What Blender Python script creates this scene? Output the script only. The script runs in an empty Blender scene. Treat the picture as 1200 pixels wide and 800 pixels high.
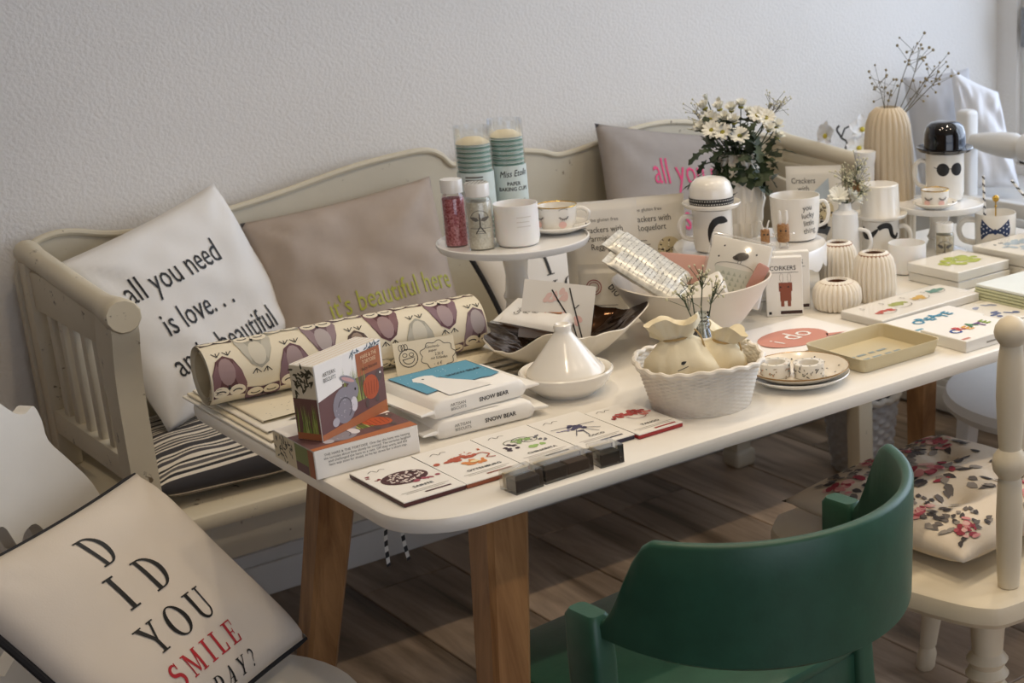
import bpy, bmesh, math, random
from math import sin, cos, pi, radians, sqrt, atan2
from mathutils import Vector, Matrix, noise

# ------------------------------------------------------------------ camera, world, light
SC = bpy.context.scene
COL = SC.collection
cam_d = bpy.data.cameras.new('camera'); cam = bpy.data.objects.new('camera', cam_d); COL.objects.link(cam)
RT = Vector((0.71825466, -0.69560658, -0.01554763)); UP = Vector((0.22220360, 0.20814826, 0.95252289)); FW = Vector((0.65934498, 0.68760875, -0.30406974))
mw = Matrix((RT, UP, -FW)).transposed().to_4x4(); mw.translation = Vector((0, 0, 1.45))
cam.matrix_world = mw
cam_d.sensor_fit = 'HORIZONTAL'; cam_d.sensor_width = 36; cam_d.lens = 53.105
cam_d.shift_x = -0.36243; cam_d.shift_y = 0.04081; cam_d.clip_start = 0.02
cam_d.dof.use_dof = True; cam_d.dof.focus_distance = 2.15; cam_d.dof.aperture_fstop = 9.0
SC.camera = cam
SC.view_settings.view_transform = 'Standard'; SC.view_settings.look = 'None'; SC.view_settings.gamma = 1.0
SC.view_settings.use_curve_mapping = False
SC.view_settings.exposure = -0.02

wd = bpy.data.worlds.new('world'); SC.world = wd; wd.use_nodes = True
wd.node_tree.nodes['Background'].inputs[0].default_value = (0.62, 0.75, 1.0, 1)
wd.node_tree.nodes['Background'].inputs[1].default_value = 1.6

def area(name, loc, target, sx, sy, watts, col):
    l = bpy.data.lights.new(name, 'AREA'); l.shape = 'RECTANGLE'; l.size = sx; l.size_y = sy; l.energy = watts; l.color = col
    o = bpy.data.objects.new(name, l); COL.objects.link(o); o.location = loc
    o.rotation_euler = (Vector(target) - Vector(loc)).to_track_quat('-Z', 'Y').to_euler()
    return o
# daylight entering by the window in the right wall; a warm fill lamp added behind the camera
area('window_daylight', (3.66, 1.45, 1.65), (0.5, 1.45, 1.1), 2.5, 1.5, 38, (0.80, 0.89, 1.0))
area('front_warm_fill', (0.3, -2.35, 1.5), (0.6, 2.0, 1.0), 3.0, 1.8, 12, (1.0, 0.86, 0.68))
# warm ceiling spots of the shop
for sx_, sy_ in ((0.95, 2.0), (1.7, 2.0), (2.45, 2.0), (0.75, 1.0), (1.55, 1.0), (2.3, 1.0)):
    l = bpy.data.lights.new('ceiling_spot', 'SPOT'); l.energy = 20; l.color = (1.0, 0.825, 0.61); l.shadow_soft_size = 0.035
    l.spot_size = radians(104); l.spot_blend = 0.8
    o = bpy.data.objects.new('ceiling_spot', l); COL.objects.link(o); o.location = (sx_, sy_, 2.52)

# ------------------------------------------------------------------ materials
def lin(h):
    if not isinstance(h, str): return h
    r = []
    for i in (0, 2, 4):
        c = int(h[i:i+2], 16) / 255
        r.append(c / 12.92 if c <= 0.04045 else ((c + 0.055) / 1.055) ** 2.4)
    return tuple(r)
MATS = {}
def mat(name, col, rough=0.5, metal=0.0, var=0.04, vscale=8.0, bump=0.0, bscale=60.0, bdist=0.002, coat=0.0, spec=0.5, sub=0.0, trans=0.0):
    if name in MATS: return MATS[name]
    m = bpy.data.materials.new(name); m.use_nodes = True; nt = m.node_tree; N = nt.nodes; L = nt.links
    b = N['Principled BSDF']; c = lin(col)
    b.inputs['Roughness'].default_value = rough; b.inputs['Metallic'].default_value = metal
    b.inputs['Specular IOR Level'].default_value = spec
    if coat: b.inputs['Coat Weight'].default_value = coat; b.inputs['Coat Roughness'].default_value = 0.06
    if sub: b.inputs['Subsurface Weight'].default_value = sub; b.inputs['Subsurface Radius'].default_value = (0.006, 0.004, 0.003); b.inputs['Subsurface Scale'].default_value = 0.5
    tc = N.new('ShaderNodeTexCoord')
    nz = N.new('ShaderNodeTexNoise'); nz.inputs['Scale'].default_value = vscale; nz.inputs['Detail'].default_value = 4
    L.new(tc.outputs['Object'], nz.inputs['Vector'])
    cr = N.new('ShaderNodeValToRGB'); e = cr.color_ramp.elements
    e[0].position = 0.3; e[1].position = 0.7
    e[0].color = tuple(max(0, x * (1 - var)) for x in c) + (1,); e[1].color = tuple(min(1, x * (1 + var)) for x in c) + (1,)
    L.new(nz.outputs['Fac'], cr.inputs['Fac']); L.new(cr.outputs['Color'], b.inputs['Base Color'])
    if bump:
        n2 = N.new('ShaderNodeTexNoise'); n2.inputs['Scale'].default_value = bscale; n2.inputs['Detail'].default_value = 3
        L.new(tc.outputs['Object'], n2.inputs['Vector'])
        bp = N.new('ShaderNodeBump'); bp.inputs['Strength'].default_value = bump; bp.inputs['Distance'].default_value = bdist
        L.new(n2.outputs['Fac'], bp.inputs['Height']); L.new(bp.outputs['Normal'], b.inputs['Normal'])
    MATS[name] = m
    return m
def ink(col, rough=0.6): return mat('ink_' + col, col, rough, var=0.0)
def chippy(name, col, under, amount=0.34, rough=0.55):
    m = mat(name, col, rough, var=0.05, bump=0.15, bscale=35)
    if m.get('done'): return m
    m['done'] = 1; nt = m.node_tree; N = nt.nodes; L = nt.links; b = N['Principled BSDF']
    src = b.inputs['Base Color'].links[0].from_socket
    tc = N.new('ShaderNodeTexCoord'); nz = N.new('ShaderNodeTexNoise'); nz.inputs['Scale'].default_value = 26; nz.inputs['Detail'].default_value = 8; nz.inputs['Roughness'].default_value = 0.7
    L.new(tc.outputs['Object'], nz.inputs['Vector'])
    cr = N.new('ShaderNodeValToRGB'); cr.color_ramp.elements[0].position = amount - 0.02; cr.color_ramp.elements[1].position = amount
    cr.color_ramp.elements[0].color = (1, 1, 1, 1); cr.color_ramp.elements[1].color = (0, 0, 0, 1)
    L.new(nz.outputs['Fac'], cr.inputs['Fac'])
    mx = N.new('ShaderNodeMix'); mx.data_type = 'RGBA'; mx.inputs['B'].default_value = lin(under) + (1,)
    L.new(cr.outputs['Color'], mx.inputs['Factor']); L.new(src, mx.inputs['A']); L.new(mx.outputs['Result'], b.inputs['Base Color'])
    return m
def wood(name, c1, c2, scale=(14, 14, 1.2), rough=0.45, rand=0.0, bump=0.1):
    if name in MATS: return MATS[name]
    m = bpy.data.materials.new(name); m.use_nodes = True; nt = m.node_tree; N = nt.nodes; L = nt.links; b = N['Principled BSDF']
    b.inputs['Roughness'].default_value = rough
    tc = N.new('ShaderNodeTexCoord'); mp = N.new('ShaderNodeMapping'); mp.inputs['Scale'].default_value = scale
    L.new(tc.outputs['Object'], mp.inputs['Vector'])
    vec = mp.outputs['Vector']; oi = N.new('ShaderNodeObjectInfo')
    if rand:
        ml = N.new('ShaderNodeMath'); ml.operation = 'MULTIPLY'; ml.inputs[1].default_value = 37.0; L.new(oi.outputs['Random'], ml.inputs[0])
        ad = N.new('ShaderNodeVectorMath'); ad.operation = 'ADD'; L.new(vec, ad.inputs[0]); L.new(ml.outputs[0], ad.inputs[1]); vec = ad.outputs[0]
    nz = N.new('ShaderNodeTexNoise'); nz.inputs['Scale'].default_value = 1.0; nz.inputs['Detail'].default_value = 8; nz.inputs['Roughness'].default_value = 0.62; nz.inputs['Distortion'].default_value = 0.6
    L.new(vec, nz.inputs['Vector'])
    cr = N.new('ShaderNodeValToRGB'); e = cr.color_ramp.elements; e[0].position = 0.32; e[1].position = 0.68
    e[0].color = lin(c1) + (1,); e[1].color = lin(c2) + (1,)
    L.new(nz.outputs['Fac'], cr.inputs['Fac']); out = cr.outputs['Color']
    if rand:
        hs = N.new('ShaderNodeHueSaturation'); L.new(out, hs.inputs['Color'])
        mr = N.new('ShaderNodeMapRange'); mr.inputs['To Min'].default_value = 1 - rand; mr.inputs['To Max'].default_value = 1 + rand
        L.new(oi.outputs['Random'], mr.inputs['Value']); L.new(mr.outputs[0], hs.inputs['Value']); out = hs.outputs['Color']
    L.new(out, b.inputs['Base Color'])
    bp = N.new('ShaderNodeBump'); bp.inputs['Strength'].default_value = bump; bp.inputs['Distance'].default_value = 0.002
    L.new(nz.outputs['Fac'], bp.inputs['Height']); L.new(bp.outputs['Normal'], b.inputs['Normal'])
    MATS[name] = m
    return m
def clear(name, tint=(1, 1, 1), gloss=0.12, rough=0.03):
    if name in MATS: return MATS[name]
    m = bpy.data.materials.new(name); m.use_nodes = True; nt = m.node_tree; N = nt.nodes; L = nt.links
    for n in list(N):
        if n.type != 'OUTPUT_MATERIAL': N.remove(n)
    out = [n for n in N if n.type == 'OUTPUT_MATERIAL'][0]
    t = N.new('ShaderNodeBsdfTransparent'); t.inputs[0].default_value = tint + (1,)
    g = N.new('ShaderNodeBsdfGlossy'); g.inputs['Roughness'].default_value = rough; g.inputs[0].default_value = (1, 1, 1, 1)
    lw = N.new('ShaderNodeLayerWeight'); lw.inputs['Blend'].default_value = 0.35
    mr = N.new('ShaderNodeMapRange'); mr.inputs['To Min'].default_value = gloss * 0.35; mr.inputs['To Max'].default_value = min(1, gloss * 4); L.new(lw.outputs['Fresnel'], mr.inputs['Value'])
    mx = N.new('ShaderNodeMixShader'); L.new(mr.outputs[0], mx.inputs[0]); L.new(t.outputs[0], mx.inputs[1]); L.new(g.outputs[0], mx.inputs[2]); L.new(mx.outputs[0], out.inputs[0])
    MATS[name] = m
    return m

# ------------------------------------------------------------------ 2-D shapes (lists of polygons)
def ell(cx, cy, rx, ry, n=20, rot=0, a0=0, a1=2 * pi):
    r = []
    for i in range(n):
        a = a0 + (a1 - a0) * i / (n if abs(a1 - a0 - 2 * pi) < 1e-6 else n - 1)
        x, y = rx * cos(a), ry * sin(a)
        r.append((cx + x * cos(rot) - y * sin(rot), cy + x * sin(rot) + y * cos(rot)))
    return r
def rect(x0, y0, x1, y1): return [(x0, y0), (x1, y0), (x1, y1), (x0, y1)]
def stroke(pts, w):
    """list of quads following a polyline; w is a width or a list of widths"""
    out = []; n = len(pts); W = w if isinstance(w, (list, tuple)) else [w] * n
    L, R = [], []
    for i in range(n):
        a = pts[max(0, i - 1)]; b = pts[min(n - 1, i + 1)]
        dx, dy = b[0] - a[0], b[1] - a[1]; d = sqrt(dx * dx + dy * dy) or 1
        nx, ny = -dy / d * W[i] / 2, dx / d * W[i] / 2
        L.append((pts[i][0] + nx, pts[i][1] + ny)); R.append((pts[i][0] - nx, pts[i][1] - ny))
    for i in range(n - 1): out.append([R[i], R[i + 1], L[i + 1], L[i]])
    return out
def arcpts(cx, cy, rx, ry, a0, a1, n=10):
    return [(cx + rx * cos(radians(a0 + (a1 - a0) * i / (n - 1))), cy + ry * sin(radians(a0 + (a1 - a0) * i / (n - 1)))) for i in range(n)]

# serif capitals for the pillow print, unit height
def serif(ch):
    S = lambda x, y, w=.19, h=.05: rect(x - w, y, x + w, y + h)
    P = []
    if ch == 'I': P = [rect(.12, 0, .27, 1), S(.195, 0), S(.195, .95)]; w = .39
    elif ch == 'D':
        P = [rect(.1, 0, .24, 1), rect(0, 0, .3, .045), rect(0, .955, .3, 1)]
        o = arcpts(.28, .5, .47, .5, 90, -90, 15); i = arcpts(.28, .5, .31, .455, 90, -90, 15)
        P += [[o[k], i[k], i[k + 1], o[k + 1]] for k in range(14)]; w = .78
    elif ch == 'O':
        o = arcpts(.42, .5, .42, .52, 0, 360, 29); i = arcpts(.42, .5, .26, .475, 0, 360, 29)
        P = [[o[k], o[k + 1], i[k + 1], i[k]] for k in range(28)]; w = .86
    elif ch == 'U':
        P = [rect(.1, .3, .24, 1), rect(0, .955, .36, 1), rect(.63, .3, .69, 1), rect(.54, .955, .8, 1)]
        o = arcpts(.395, .3, .295, .32, 180, 360, 15); i = arcpts(.435, .3, .195, .255, 180, 360, 15)
        P += [[o[k], o[k + 1], i[k + 1], i[k]] for k in range(14)]; w = .82
    elif ch == 'Y':
        P = [[(.04, .97), (.22, .97), (.46, .44), (.32, .44)], [(.62, .97), (.7, .97), (.46, .40), (.40, .46)], rect(.32, 0, .46, .46), S(.39, 0), rect(-.04, .955, .31, 1), rect(.53, .955, .8, 1)]; w = .78
    elif ch == 'S':
        pts = arcpts(.3, .74, .2, .21, 40, 270, 12) + arcpts(.3, .27, .22, .25, 90, -140, 12)[0:]
        P = stroke(pts, [.06, .08, .1, .12, .13, .14, .14, .14, .14, .15, .15, .15] + [.15, .15, .15, .15, .14, .14, .13, .12, .1, .08, .07, .06]) + [rect(.43, .72, .48, 1), rect(.09, 0, .14, .28)]; w = .62
    elif ch == 'M':
        P = [rect(.1, 0, .16, 1), S(.13, 0, .13), [(.06, 1), (.24, 1), (.53, .12), (.45, .05)], [(.45, .05), (.53, .12), (.8, 1), (.74, 1)], rect(.72, 0, .87, 1), S(.795, 0, .18), rect(-.02, .955, .2, 1), rect(.74, .955, .97, 1)]; w = 1.02
    elif ch == 'L': P = [rect(.12, 0, .27, 1), S(.19, .955), rect(0, 0, .62, .05), [(.54, 0), (.62, 0), (.66, .3), (.6, .3)]]; w = .68
    elif ch == 'E': P = [rect(.12, 0, .27, 1), rect(0, 0, .62, .05), rect(0, .95, .58, 1), rect(.2, .48, .46, .53), rect(.43, .38, .47, .63), [(.54, 0), (.62, 0), (.66, .28), (.6, .28)], rect(.54, .74, .58, 1)]; w = .68
    elif ch == 'T': P = [rect(.29, 0, .43, 1), S(.36, 0), rect(0, .95, .72, 1), rect(0, .72, .04, 1), rect(.68, .72, .72, 1)]; w = .74
    elif ch == 'A': P = [[(.06, 0), (.13, 0), (.42, 1), (.36, .92)], [(.5, 0), (.68, 0), (.44, 1), (.32, 1)], rect(.18, .3, .58, .345), S(.1, 0, .12), S(.6, 0, .17)]; w = .78
    elif ch == '?': P = stroke(arcpts(.24, .74, .18, .23, 170, -70, 12) + [(.26, .38), (.24, .26)], [.05, .06, .08, .1, .12, .13, .13, .12, .1, .08, .07, .06, .05, .04]) + [ell(.24, .07, .07, .07, 10)]; w = .5
    else: w = .35
    return P, w
def serif_text(s, x, y, h, gap=.12, center=True):
    items = [serif(c) for c in s]; W = sum(w + gap for _, w in items) - gap
    cx = x - (W * h / 2 if center else 0); out = []
    for P, w in items:
        for p in P: out.append([(cx + a * h, y + b * h) for a, b in p])
        cx += (w + gap) * h
    return out

# ------------------------------------------------------------------ text outlines from the built-in font
TXT = {}
def prep_text(strings):
    tmp = []
    for key in strings:
        s, off = key if isinstance(key, tuple) else (key, 0.0)
        if (s, off) in TXT: continue
        cu = bpy.data.curves.new('t', 'FONT'); cu.body = s; cu.resolution_u = 2; cu.offset = off
        cu.align_x = 'CENTER'; ob = bpy.data.objects.new('t', cu); COL.objects.link(ob); tmp.append((s, off, ob, cu)); TXT[(s, off)] = None
    bpy.context.view_layer.update(); dg = bpy.context.evaluated_depsgraph_get()
    for s, off, ob, cu in tmp:
        me = ob.evaluated_get(dg).to_mesh()
        TXT[(s, off)] = ([(v.co.x, v.co.y) for v in me.vertices], [tuple(p.vertices) for p in me.polygons])
        ob.evaluated_get(dg).to_mesh_clear()
    for s, off, ob, cu in tmp: bpy.data.objects.remove(ob); bpy.data.curves.remove(cu)

# ------------------------------------------------------------------ mesh buffer
def plane_map(O, U, V):
    O, U, V = Vector(O), Vector(U).normalized(), Vector(V).normalized(); Nn = U.cross(V).normalized()
    return lambda x, y, k: O + U * x + V * y + Nn * (0.0004 + 0.0003 * k)
def cyl_map(r, th0, z0=0.0, c=(0, 0), taper=0.0):
    def fn(x, y, k):
        rr = r + taper * y + 0.0005 + 0.0003 * k; th = th0 + x / r
        return Vector((c[0] + rr * cos(th), c[1] + rr * sin(th), z0 + y))
    return fn
def fine(pts, faces, mx=.009):
    """cut flat print into small triangles so that it can follow a curved surface"""
    if len(faces) == 1 and max(max(p[i] for p in pts) - min(p[i] for p in pts) for i in (0, 1)) < mx: return pts, faces
    bm = bmesh.new(); vs = [bm.verts.new((a, b, 0)) for a, b in pts]
    for f in faces:
        try: bm.faces.new([vs[i] for i in f])
        except ValueError: pass
    bmesh.ops.triangulate(bm, faces=bm.faces[:])
    for it in range(4):
        e = [x for x in bm.edges if x.calc_length() > mx]
        if not e: break
        bmesh.ops.subdivide_edges(bm, edges=e, cuts=1); bmesh.ops.triangulate(bm, faces=[f for f in bm.faces if len(f.verts) > 3])
    bm.verts.index_update(); P = [(v.co.x, v.co.y) for v in bm.verts]; F = [tuple(v.index for v in f.verts) for f in bm.faces]; bm.free()
    return P, F
class G:
    def __init__(s): s.v = []; s.f = []; s.mi = []; s.M = None; s.mats = []
    def slot(s, m):
        if m not in s.mats: s.mats.append(m)
        return s.mats.index(m)
    def add(s, vs, fs, mi=0):
        o = len(s.v)
        for p in vs:
            p = Vector(p); s.v.append(s.M @ p if s.M else p)
        for f in fs: s.f.append([o + i for i in f]); s.mi.append(mi)
        return s
    def box(s, x0, x1, y0, y1, z0, z1, mi=0):
        return s.add([(x0, y0, z0), (x1, y0, z0), (x1, y1, z0), (x0, y1, z0), (x0, y0, z1), (x1, y0, z1), (x1, y1, z1), (x0, y1, z1)],
                     [(3, 2, 1, 0), (4, 5, 6, 7), (0, 1, 5, 4), (1, 2, 6, 5), (2, 3, 7, 6), (3, 0, 4, 7)], mi)
    def rbox(s, x0, x1, y0, y1, z0, z1, r=.004, seg=2, mi=0):
        bm = bmesh.new(); bmesh.ops.create_cube(bm, size=1)
        for v in bm.verts: v.co = Vector(((x0 + x1) / 2 + v.co.x * (x1 - x0), (y0 + y1) / 2 + v.co.y * (y1 - y0), (z0 + z1) / 2 + v.co.z * (z1 - z0)))
        bmesh.ops.bevel(bm, geom=bm.edges[:], offset=r, segments=seg, affect='EDGES', profile=0.5)
        bm.verts.index_update()
        s.add([v.co.copy() for v in bm.verts], [[v.index for v in f.verts] for f in bm.faces], mi); bm.free(); return s
    def lathe(s, prof, n=40, c=(0, 0, 0), fn=None, close=False, mi=0):
        vs, fs = [], []; m = len(prof)
        for i in range(n):
            th = 2 * pi * i / n
            for j, (r, z) in enumerate(prof):
                if fn: r, z = fn(th, r, z, j)
                vs.append((c[0] + r * cos(th), c[1] + r * sin(th), c[2] + z))
        for i in range(n):
            k = (i + 1) % n
            for j in range(m - 1): fs.append((i * m + j, k * m + j, k * m + j + 1, i * m + j + 1))
            if close: fs.append((i * m + m - 1, k * m + m - 1, k * m, i * m))
        return s.add(vs, fs, mi)
    def tube(s, pts, r, n=8, cap=True, mi=0, loop=False):
        P = [Vector(p) for p in pts]; m = len(P); R = r if isinstance(r, (list, tuple)) else [r] * m
        vs, fs = [], []; ref = None
        for i, p in enumerate(P):
            a = P[(i - 1) % m] if loop else P[max(0, i - 1)]; b = P[(i + 1) % m] if loop else P[min(m - 1, i + 1)]
            t = (b - a).normalized() if (b - a).length > 1e-9 else Vector((0, 0, 1))
            if ref is None: ref = t.orthogonal().normalized()
            ref = (ref - t * ref.dot(t)); ref = ref.normalized() if ref.length > 1e-6 else t.orthogonal().normalized()
            bn = t.cross(ref)
            for k in range(n):
                an = 2 * pi * k / n; vs.append(p + (ref * cos(an) + bn * sin(an)) * R[i])
        for i in range(m if loop else m - 1):
            q = (i + 1) % m
            for k in range(n): fs.append((i * n + k, i * n + (k + 1) % n, q * n + (k + 1) % n, q * n + k))
        if cap and not loop: fs += [tuple(range(n - 1, -1, -1)), tuple(range((m - 1) * n, m * n))]
        return s.add(vs, fs, mi)
    def prism(s, pts, z0, z1, mi=0):
        n = len(pts)
        return s.add([(x, y, z0) for x, y in pts] + [(x, y, z1) for x, y in pts],
                     [tuple(range(n - 1, -1, -1)), tuple(range(n, 2 * n))] + [(i, (i + 1) % n, n + (i + 1) % n, n + i) for i in range(n)], mi)
    def grid(s, fn, nu, nv, mi=0, wrapu=False):
        vs = [fn(i / nu, j / nv) for i in range(nu + (0 if wrapu else 1)) for j in range(nv + 1)]
        fs = []; m = nv + 1
        for i in range(nu):
            k = (i + 1) % nu if wrapu else i + 1
            for j in range(nv): fs.append((i * m + j, k * m + j, k * m + j + 1, i * m + j + 1))
        return s.add(vs, fs, mi)
    def ball(s, c, r, n=8, sz=1.0, mi=0):
        return s.lathe([(max(1e-5, r * sin(pi * j / (n // 2 + 1))), -r * sz * cos(pi * j / (n // 2 + 1))) for j in range(n // 2 + 2)], n, c, mi=mi)
    # flat print
    def ink(s, polys, fn, m, k=0):
        mi = s.slot(m)
        if polys and isinstance(polys[0], tuple): polys = [polys]
        cv = getattr(fn, 'curved', False)
        for p in polys:
            q, fs = (p, [tuple(range(len(p)))])
            if cv: q, fs = fine(q, fs)
            s.add([fn(x, y, k) for x, y in q], fs, mi)
        return s
    def text(s, t, fn, m, x=0, y=0, h=.01, sx=1.0, off=0.0, rot=0.0, k=1, sh=0.0):
        vs, fs = TXT[(t, off)]; c, d = cos(rot), sin(rot); vs = [(a + b * sh, b) for a, b in vs]
        q = [(x + (a * sx * c - b * d) * h, y + (a * sx * d + b * c) * h) for a, b in vs]
        if getattr(fn, 'curved', False): q, fs = fine(q, fs)
        return s.add([fn(a, b, k) for a, b in q], fs, s.slot(m))
    def mesh(s, name, mats=None, ang=35, fix=True):
        me = bpy.data.meshes.new(name); me.from_pydata([tuple(p) for p in s.v], [], s.f)
        for m in (mats or s.mats): me.materials.append(m)
        me.polygons.foreach_set('material_index', s.mi)
        me.polygons.foreach_set('use_smooth', [True] * len(s.f)); me.update()
        if fix:
            bm = bmesh.new(); bm.from_mesh(me); bmesh.ops.recalc_face_normals(bm, faces=bm.faces[:]); bm.to_mesh(me); bm.free()
        me.set_sharp_from_angle(angle=radians(ang))
        return me

# ------------------------------------------------------------------ objects
def thing(name, label, cat, loc=(0, 0, 0), rz=0.0, group=None):
    o = bpy.data.objects.new(name, None); COL.objects.link(o); o.empty_display_size = 0.03
    o.location = loc; o.rotation_euler = (0, 0, rz); o['label'] = label; o['category'] = cat
    if group: o['group'] = group
    return o
def part(name, g, m, parent, label=None, ang=35, loc=None, rot=None, fix=True):
    me = g if isinstance(g, bpy.types.Mesh) else g.mesh(name, m if isinstance(m, list) else ([m] if m else None), ang, fix)
    o = bpy.data.objects.new(name, me); COL.objects.link(o); o.parent = parent
    if loc: o.location = loc
    if rot: o.rotation_euler = rot
    if label: o['label'] = label
    return o
def pr(name, g, parent, label=None): return part(name, g, None, parent, label, fix=False)
def single(name, g, m, label, cat, loc=(0, 0, 0), rz=0, group=None, ang=35):
    o = part(name, g, m, None, label, ang); o.location = loc; o.rotation_euler = (0, 0, rz); o['category'] = cat
    if group: o['group'] = group
    return o
def struct(name, g, m, parent=None, ang=35):
    o = part(name, g, m, parent, None, ang)
    if parent is None: o['kind'] = 'structure'
    return o
def facing(x, y): return atan2(-y, -x)       # direction from a spot on the table to the viewer's side of the room
prep_text(['all you need', 'is love. . .', 'and a beautiful', 'day', "it's beautiful here", 'is love', 'all you need.', 'SNOW BEAR', ('SNOW BEAR', .02), 'ARTISAN\nBISCUITS', 'CORKERS', 'CREATE', ('C', .03), ('R', .03), ('E', .03), ('A', .03), ('T', .03),
    'THE HARE & THE TORTOISE  One day the hare was teasing\nthe tortoise about how slowly he moved. The tortoise laughed\nand challenged the hare to a race. Off they went, and the\nhare was soon far ahead, so he lay down for a short nap.',
    'baby biscuits', 'HARE & THE\nTORTOISE', 'the hare & the tortoise', ('SAINTE', .02), ('OTTENBURG', .02), ('CHINARITA', .02), ('COCO', .02), ('TANGO', .02), 'Miss Etoile', ('PAPER\nBAKING CUPS', .01), 'www.missetoile.dk',
    'Crackers with\nParmigiano\nReggiano', 'Crackers with\nRoquefort', 'the gluten free', 'GLUTEN\nFREE', 'you\nlucky\nlittle\nthing', 'i', 'do',
    'Geschenk-\npapier', '2,50 \u20ac\nmit Schleifen', '-  6 \u20ac', 'Crackers\nwith', 'BEAR', '5', 'organic', 'bio'])

# ------------------------------------------------------------------ the room
m_wall = mat('plaster_white', 'EAE5DE', 0.9, var=0.02, vscale=3, bump=0.5, bscale=140, bdist=0.004)
m_wall2 = mat('plaster_tan', 'A5835A', 0.9, var=0.03, vscale=3, bump=0.3, bscale=140, bdist=0.004)  # tan chosen so the unseen left and front walls bounce warm light
m_trim = mat('trim_white', 'DDDAD4', 0.5, var=0.03)
m_ceil = mat('ceiling_cream', 'CDBFA8', 0.9)  # beige picked for the unseen ceiling to dim and warm its bounce
m_plank = wood('plank_brown', '54432F', 'C2AA92', (11, 1.1, 11), 0.42, 0.22, 0.12)
m_under = wood('floor_underlay', '2B211B', '4A3B30', (9, 1, 9), 0.6)
BW, XR, XL, YF, ZC = 3.18, 3.56, -2.4, -2.5, 2.6
fl = struct('floor', G().box(XL, XR, YF, BW, -.06, -.006), m_under)
PW, PL = .2215, 1.29
plank_me = {}
def plank_mesh(l):
    k = round(l, 3)
    if k not in plank_me: plank_me[k] = G().rbox(0, PW - .003, 0, l - .003, -.012, 0, .0018, 1).mesh('plank', [m_plank], 25)
    return plank_me[k]
random.seed(4)
for i in range(-3, 9):
    x = 1.28 + i * PW; y = 3.015 - (0, .52, .9)[i % 3] if i != 2 else 3.015
    y += PL
    while y > -1.2:
        y0, y1 = y - PL, min(y, BW)
        if y1 - y0 > .05 and x < 3.06:
            o = part('plank', plank_mesh(y1 - y0), None, fl); o.location = (x, y0, 0)
        y -= PL
struct('wall_back', G().box(XL - .1, XR + .1, BW, BW + .1, -.06, ZC), m_wall)
struct('wall_left', G().box(XL - .1, XL, YF, BW, -.06, ZC), m_wall2)
struct('wall_front', G().box(XL, -1.5, YF - .1, YF, -.06, ZC).box(2.2, XR, YF - .1, YF, -.06, ZC).box(-1.5, 2.2, YF - .1, YF, -.06, .4).box(-1.5, 2.2, YF - .1, YF, 2.45, ZC), m_wall2)
struct('ceiling', G().box(XL - .1, XR + .1, YF - .1, BW + .1, ZC, ZC + .1), m_ceil)
g = G(); WY0, WY1, WZ0, WZ1 = 0.15, 3.10, .66, 2.42
g.box(XR, XR + .12, YF, BW, -.06, WZ0).box(XR, XR + .12, YF, BW, WZ1, ZC).box(XR, XR + .12, YF, WY0, WZ0, WZ1).box(XR, XR + .12, WY1, BW, WZ0, WZ1)
struct('wall_right', g, m_wall)
struct('trim_1', G().rbox(3.07, 3.557, -.5, 3.177, .0, .60, .006), m_trim)
struct('trim_2', G().rbox(3.03, 3.557, -.5, 3.177, .603, .632, .008), m_trim)
w1 = struct('window_1', G().box(XR + .02, XR + .09, WY0, WY1, WZ0, WZ0 + .06).box(XR + .02, XR + .09, WY0, WY1, WZ1 - .06, WZ1).box(XR + .02, XR + .09, WY0, WY0 + .06, WZ0, WZ1).box(XR + .02, XR + .09, WY1 - .07, WY1, WZ0, WZ1), m_trim)
part('mullion', G().box(XR + .03, XR + .08, 1.08, 1.15, WZ0, WZ1), m_trim, w1)
part('mullion', G().box(XR + .03, XR + .08, 2.08, 2.15, WZ0, WZ1), m_trim, w1)
for a, b in ((WY0 + .06, 1.08), (1.15, 2.08), (2.15, WY1 - .07)):
    part('pane', G().box(XR + .05, XR + .054, a, b, WZ0 + .06, WZ1 - .06), clear('window_glass', (.97, .98, 1), .06), w1)
part('handle', G().rbox(XR - .02, XR + .02, WY1 - .05, WY1 - .03, 1.02, 1.14, .006), mat('handle_grey', '8A8A8C', 0.4), w1)
struct('baseboard_back', G().rbox(XL, 3.07, BW - .018, BW, 0, .075, .004).rbox(XL, 3.07, BW - .012, BW, .075, .105, .004), m_trim)
struct('baseboard_right', G().rbox(3.052, 3.07, -.5, 3.16, 0.012, .085, .004).rbox(3.058, 3.07, -.5, 3.16, .085, .105, .003), m_trim)
struct('baseboard_left', G().rbox(XL, XL + .018, YF, BW, 0, .09, .004), m_trim)

# ------------------------------------------------------------------ shared builders
def W(loc):
    g = G(); g.M = Matrix.Translation(-Vector(loc)); return g
def rr(x0, x1, y0, y1, rad, d=0, n=8):
    x0 += d; x1 -= d; y0 += d; y1 -= d; rad = max(.0005, rad - d); o = []
    for cx, cy, a in ((x1 - rad, y1 - rad, 0), (x0 + rad, y1 - rad, 90), (x0 + rad, y0 + rad, 180), (x1 - rad, y0 + rad, 270)):
        for i in range(n + 1):
            t = radians(a + 90 * i / n); o.append((cx + rad * cos(t), cy + rad * sin(t)))
    return o
def loft(g, rings, cap=True, mi=0):
    n = len(rings[0]); vs = [p for r in rings for p in r]
    fs = [(k * n + i, k * n + (i + 1) % n, (k + 1) * n + (i + 1) % n, (k + 1) * n + i) for k in range(len(rings) - 1) for i in range(n)]
    if cap: fs += [tuple(range(n - 1, -1, -1)), tuple(range((len(rings) - 1) * n, len(rings) * n))]
    return g.add(vs, fs, mi)
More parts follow.
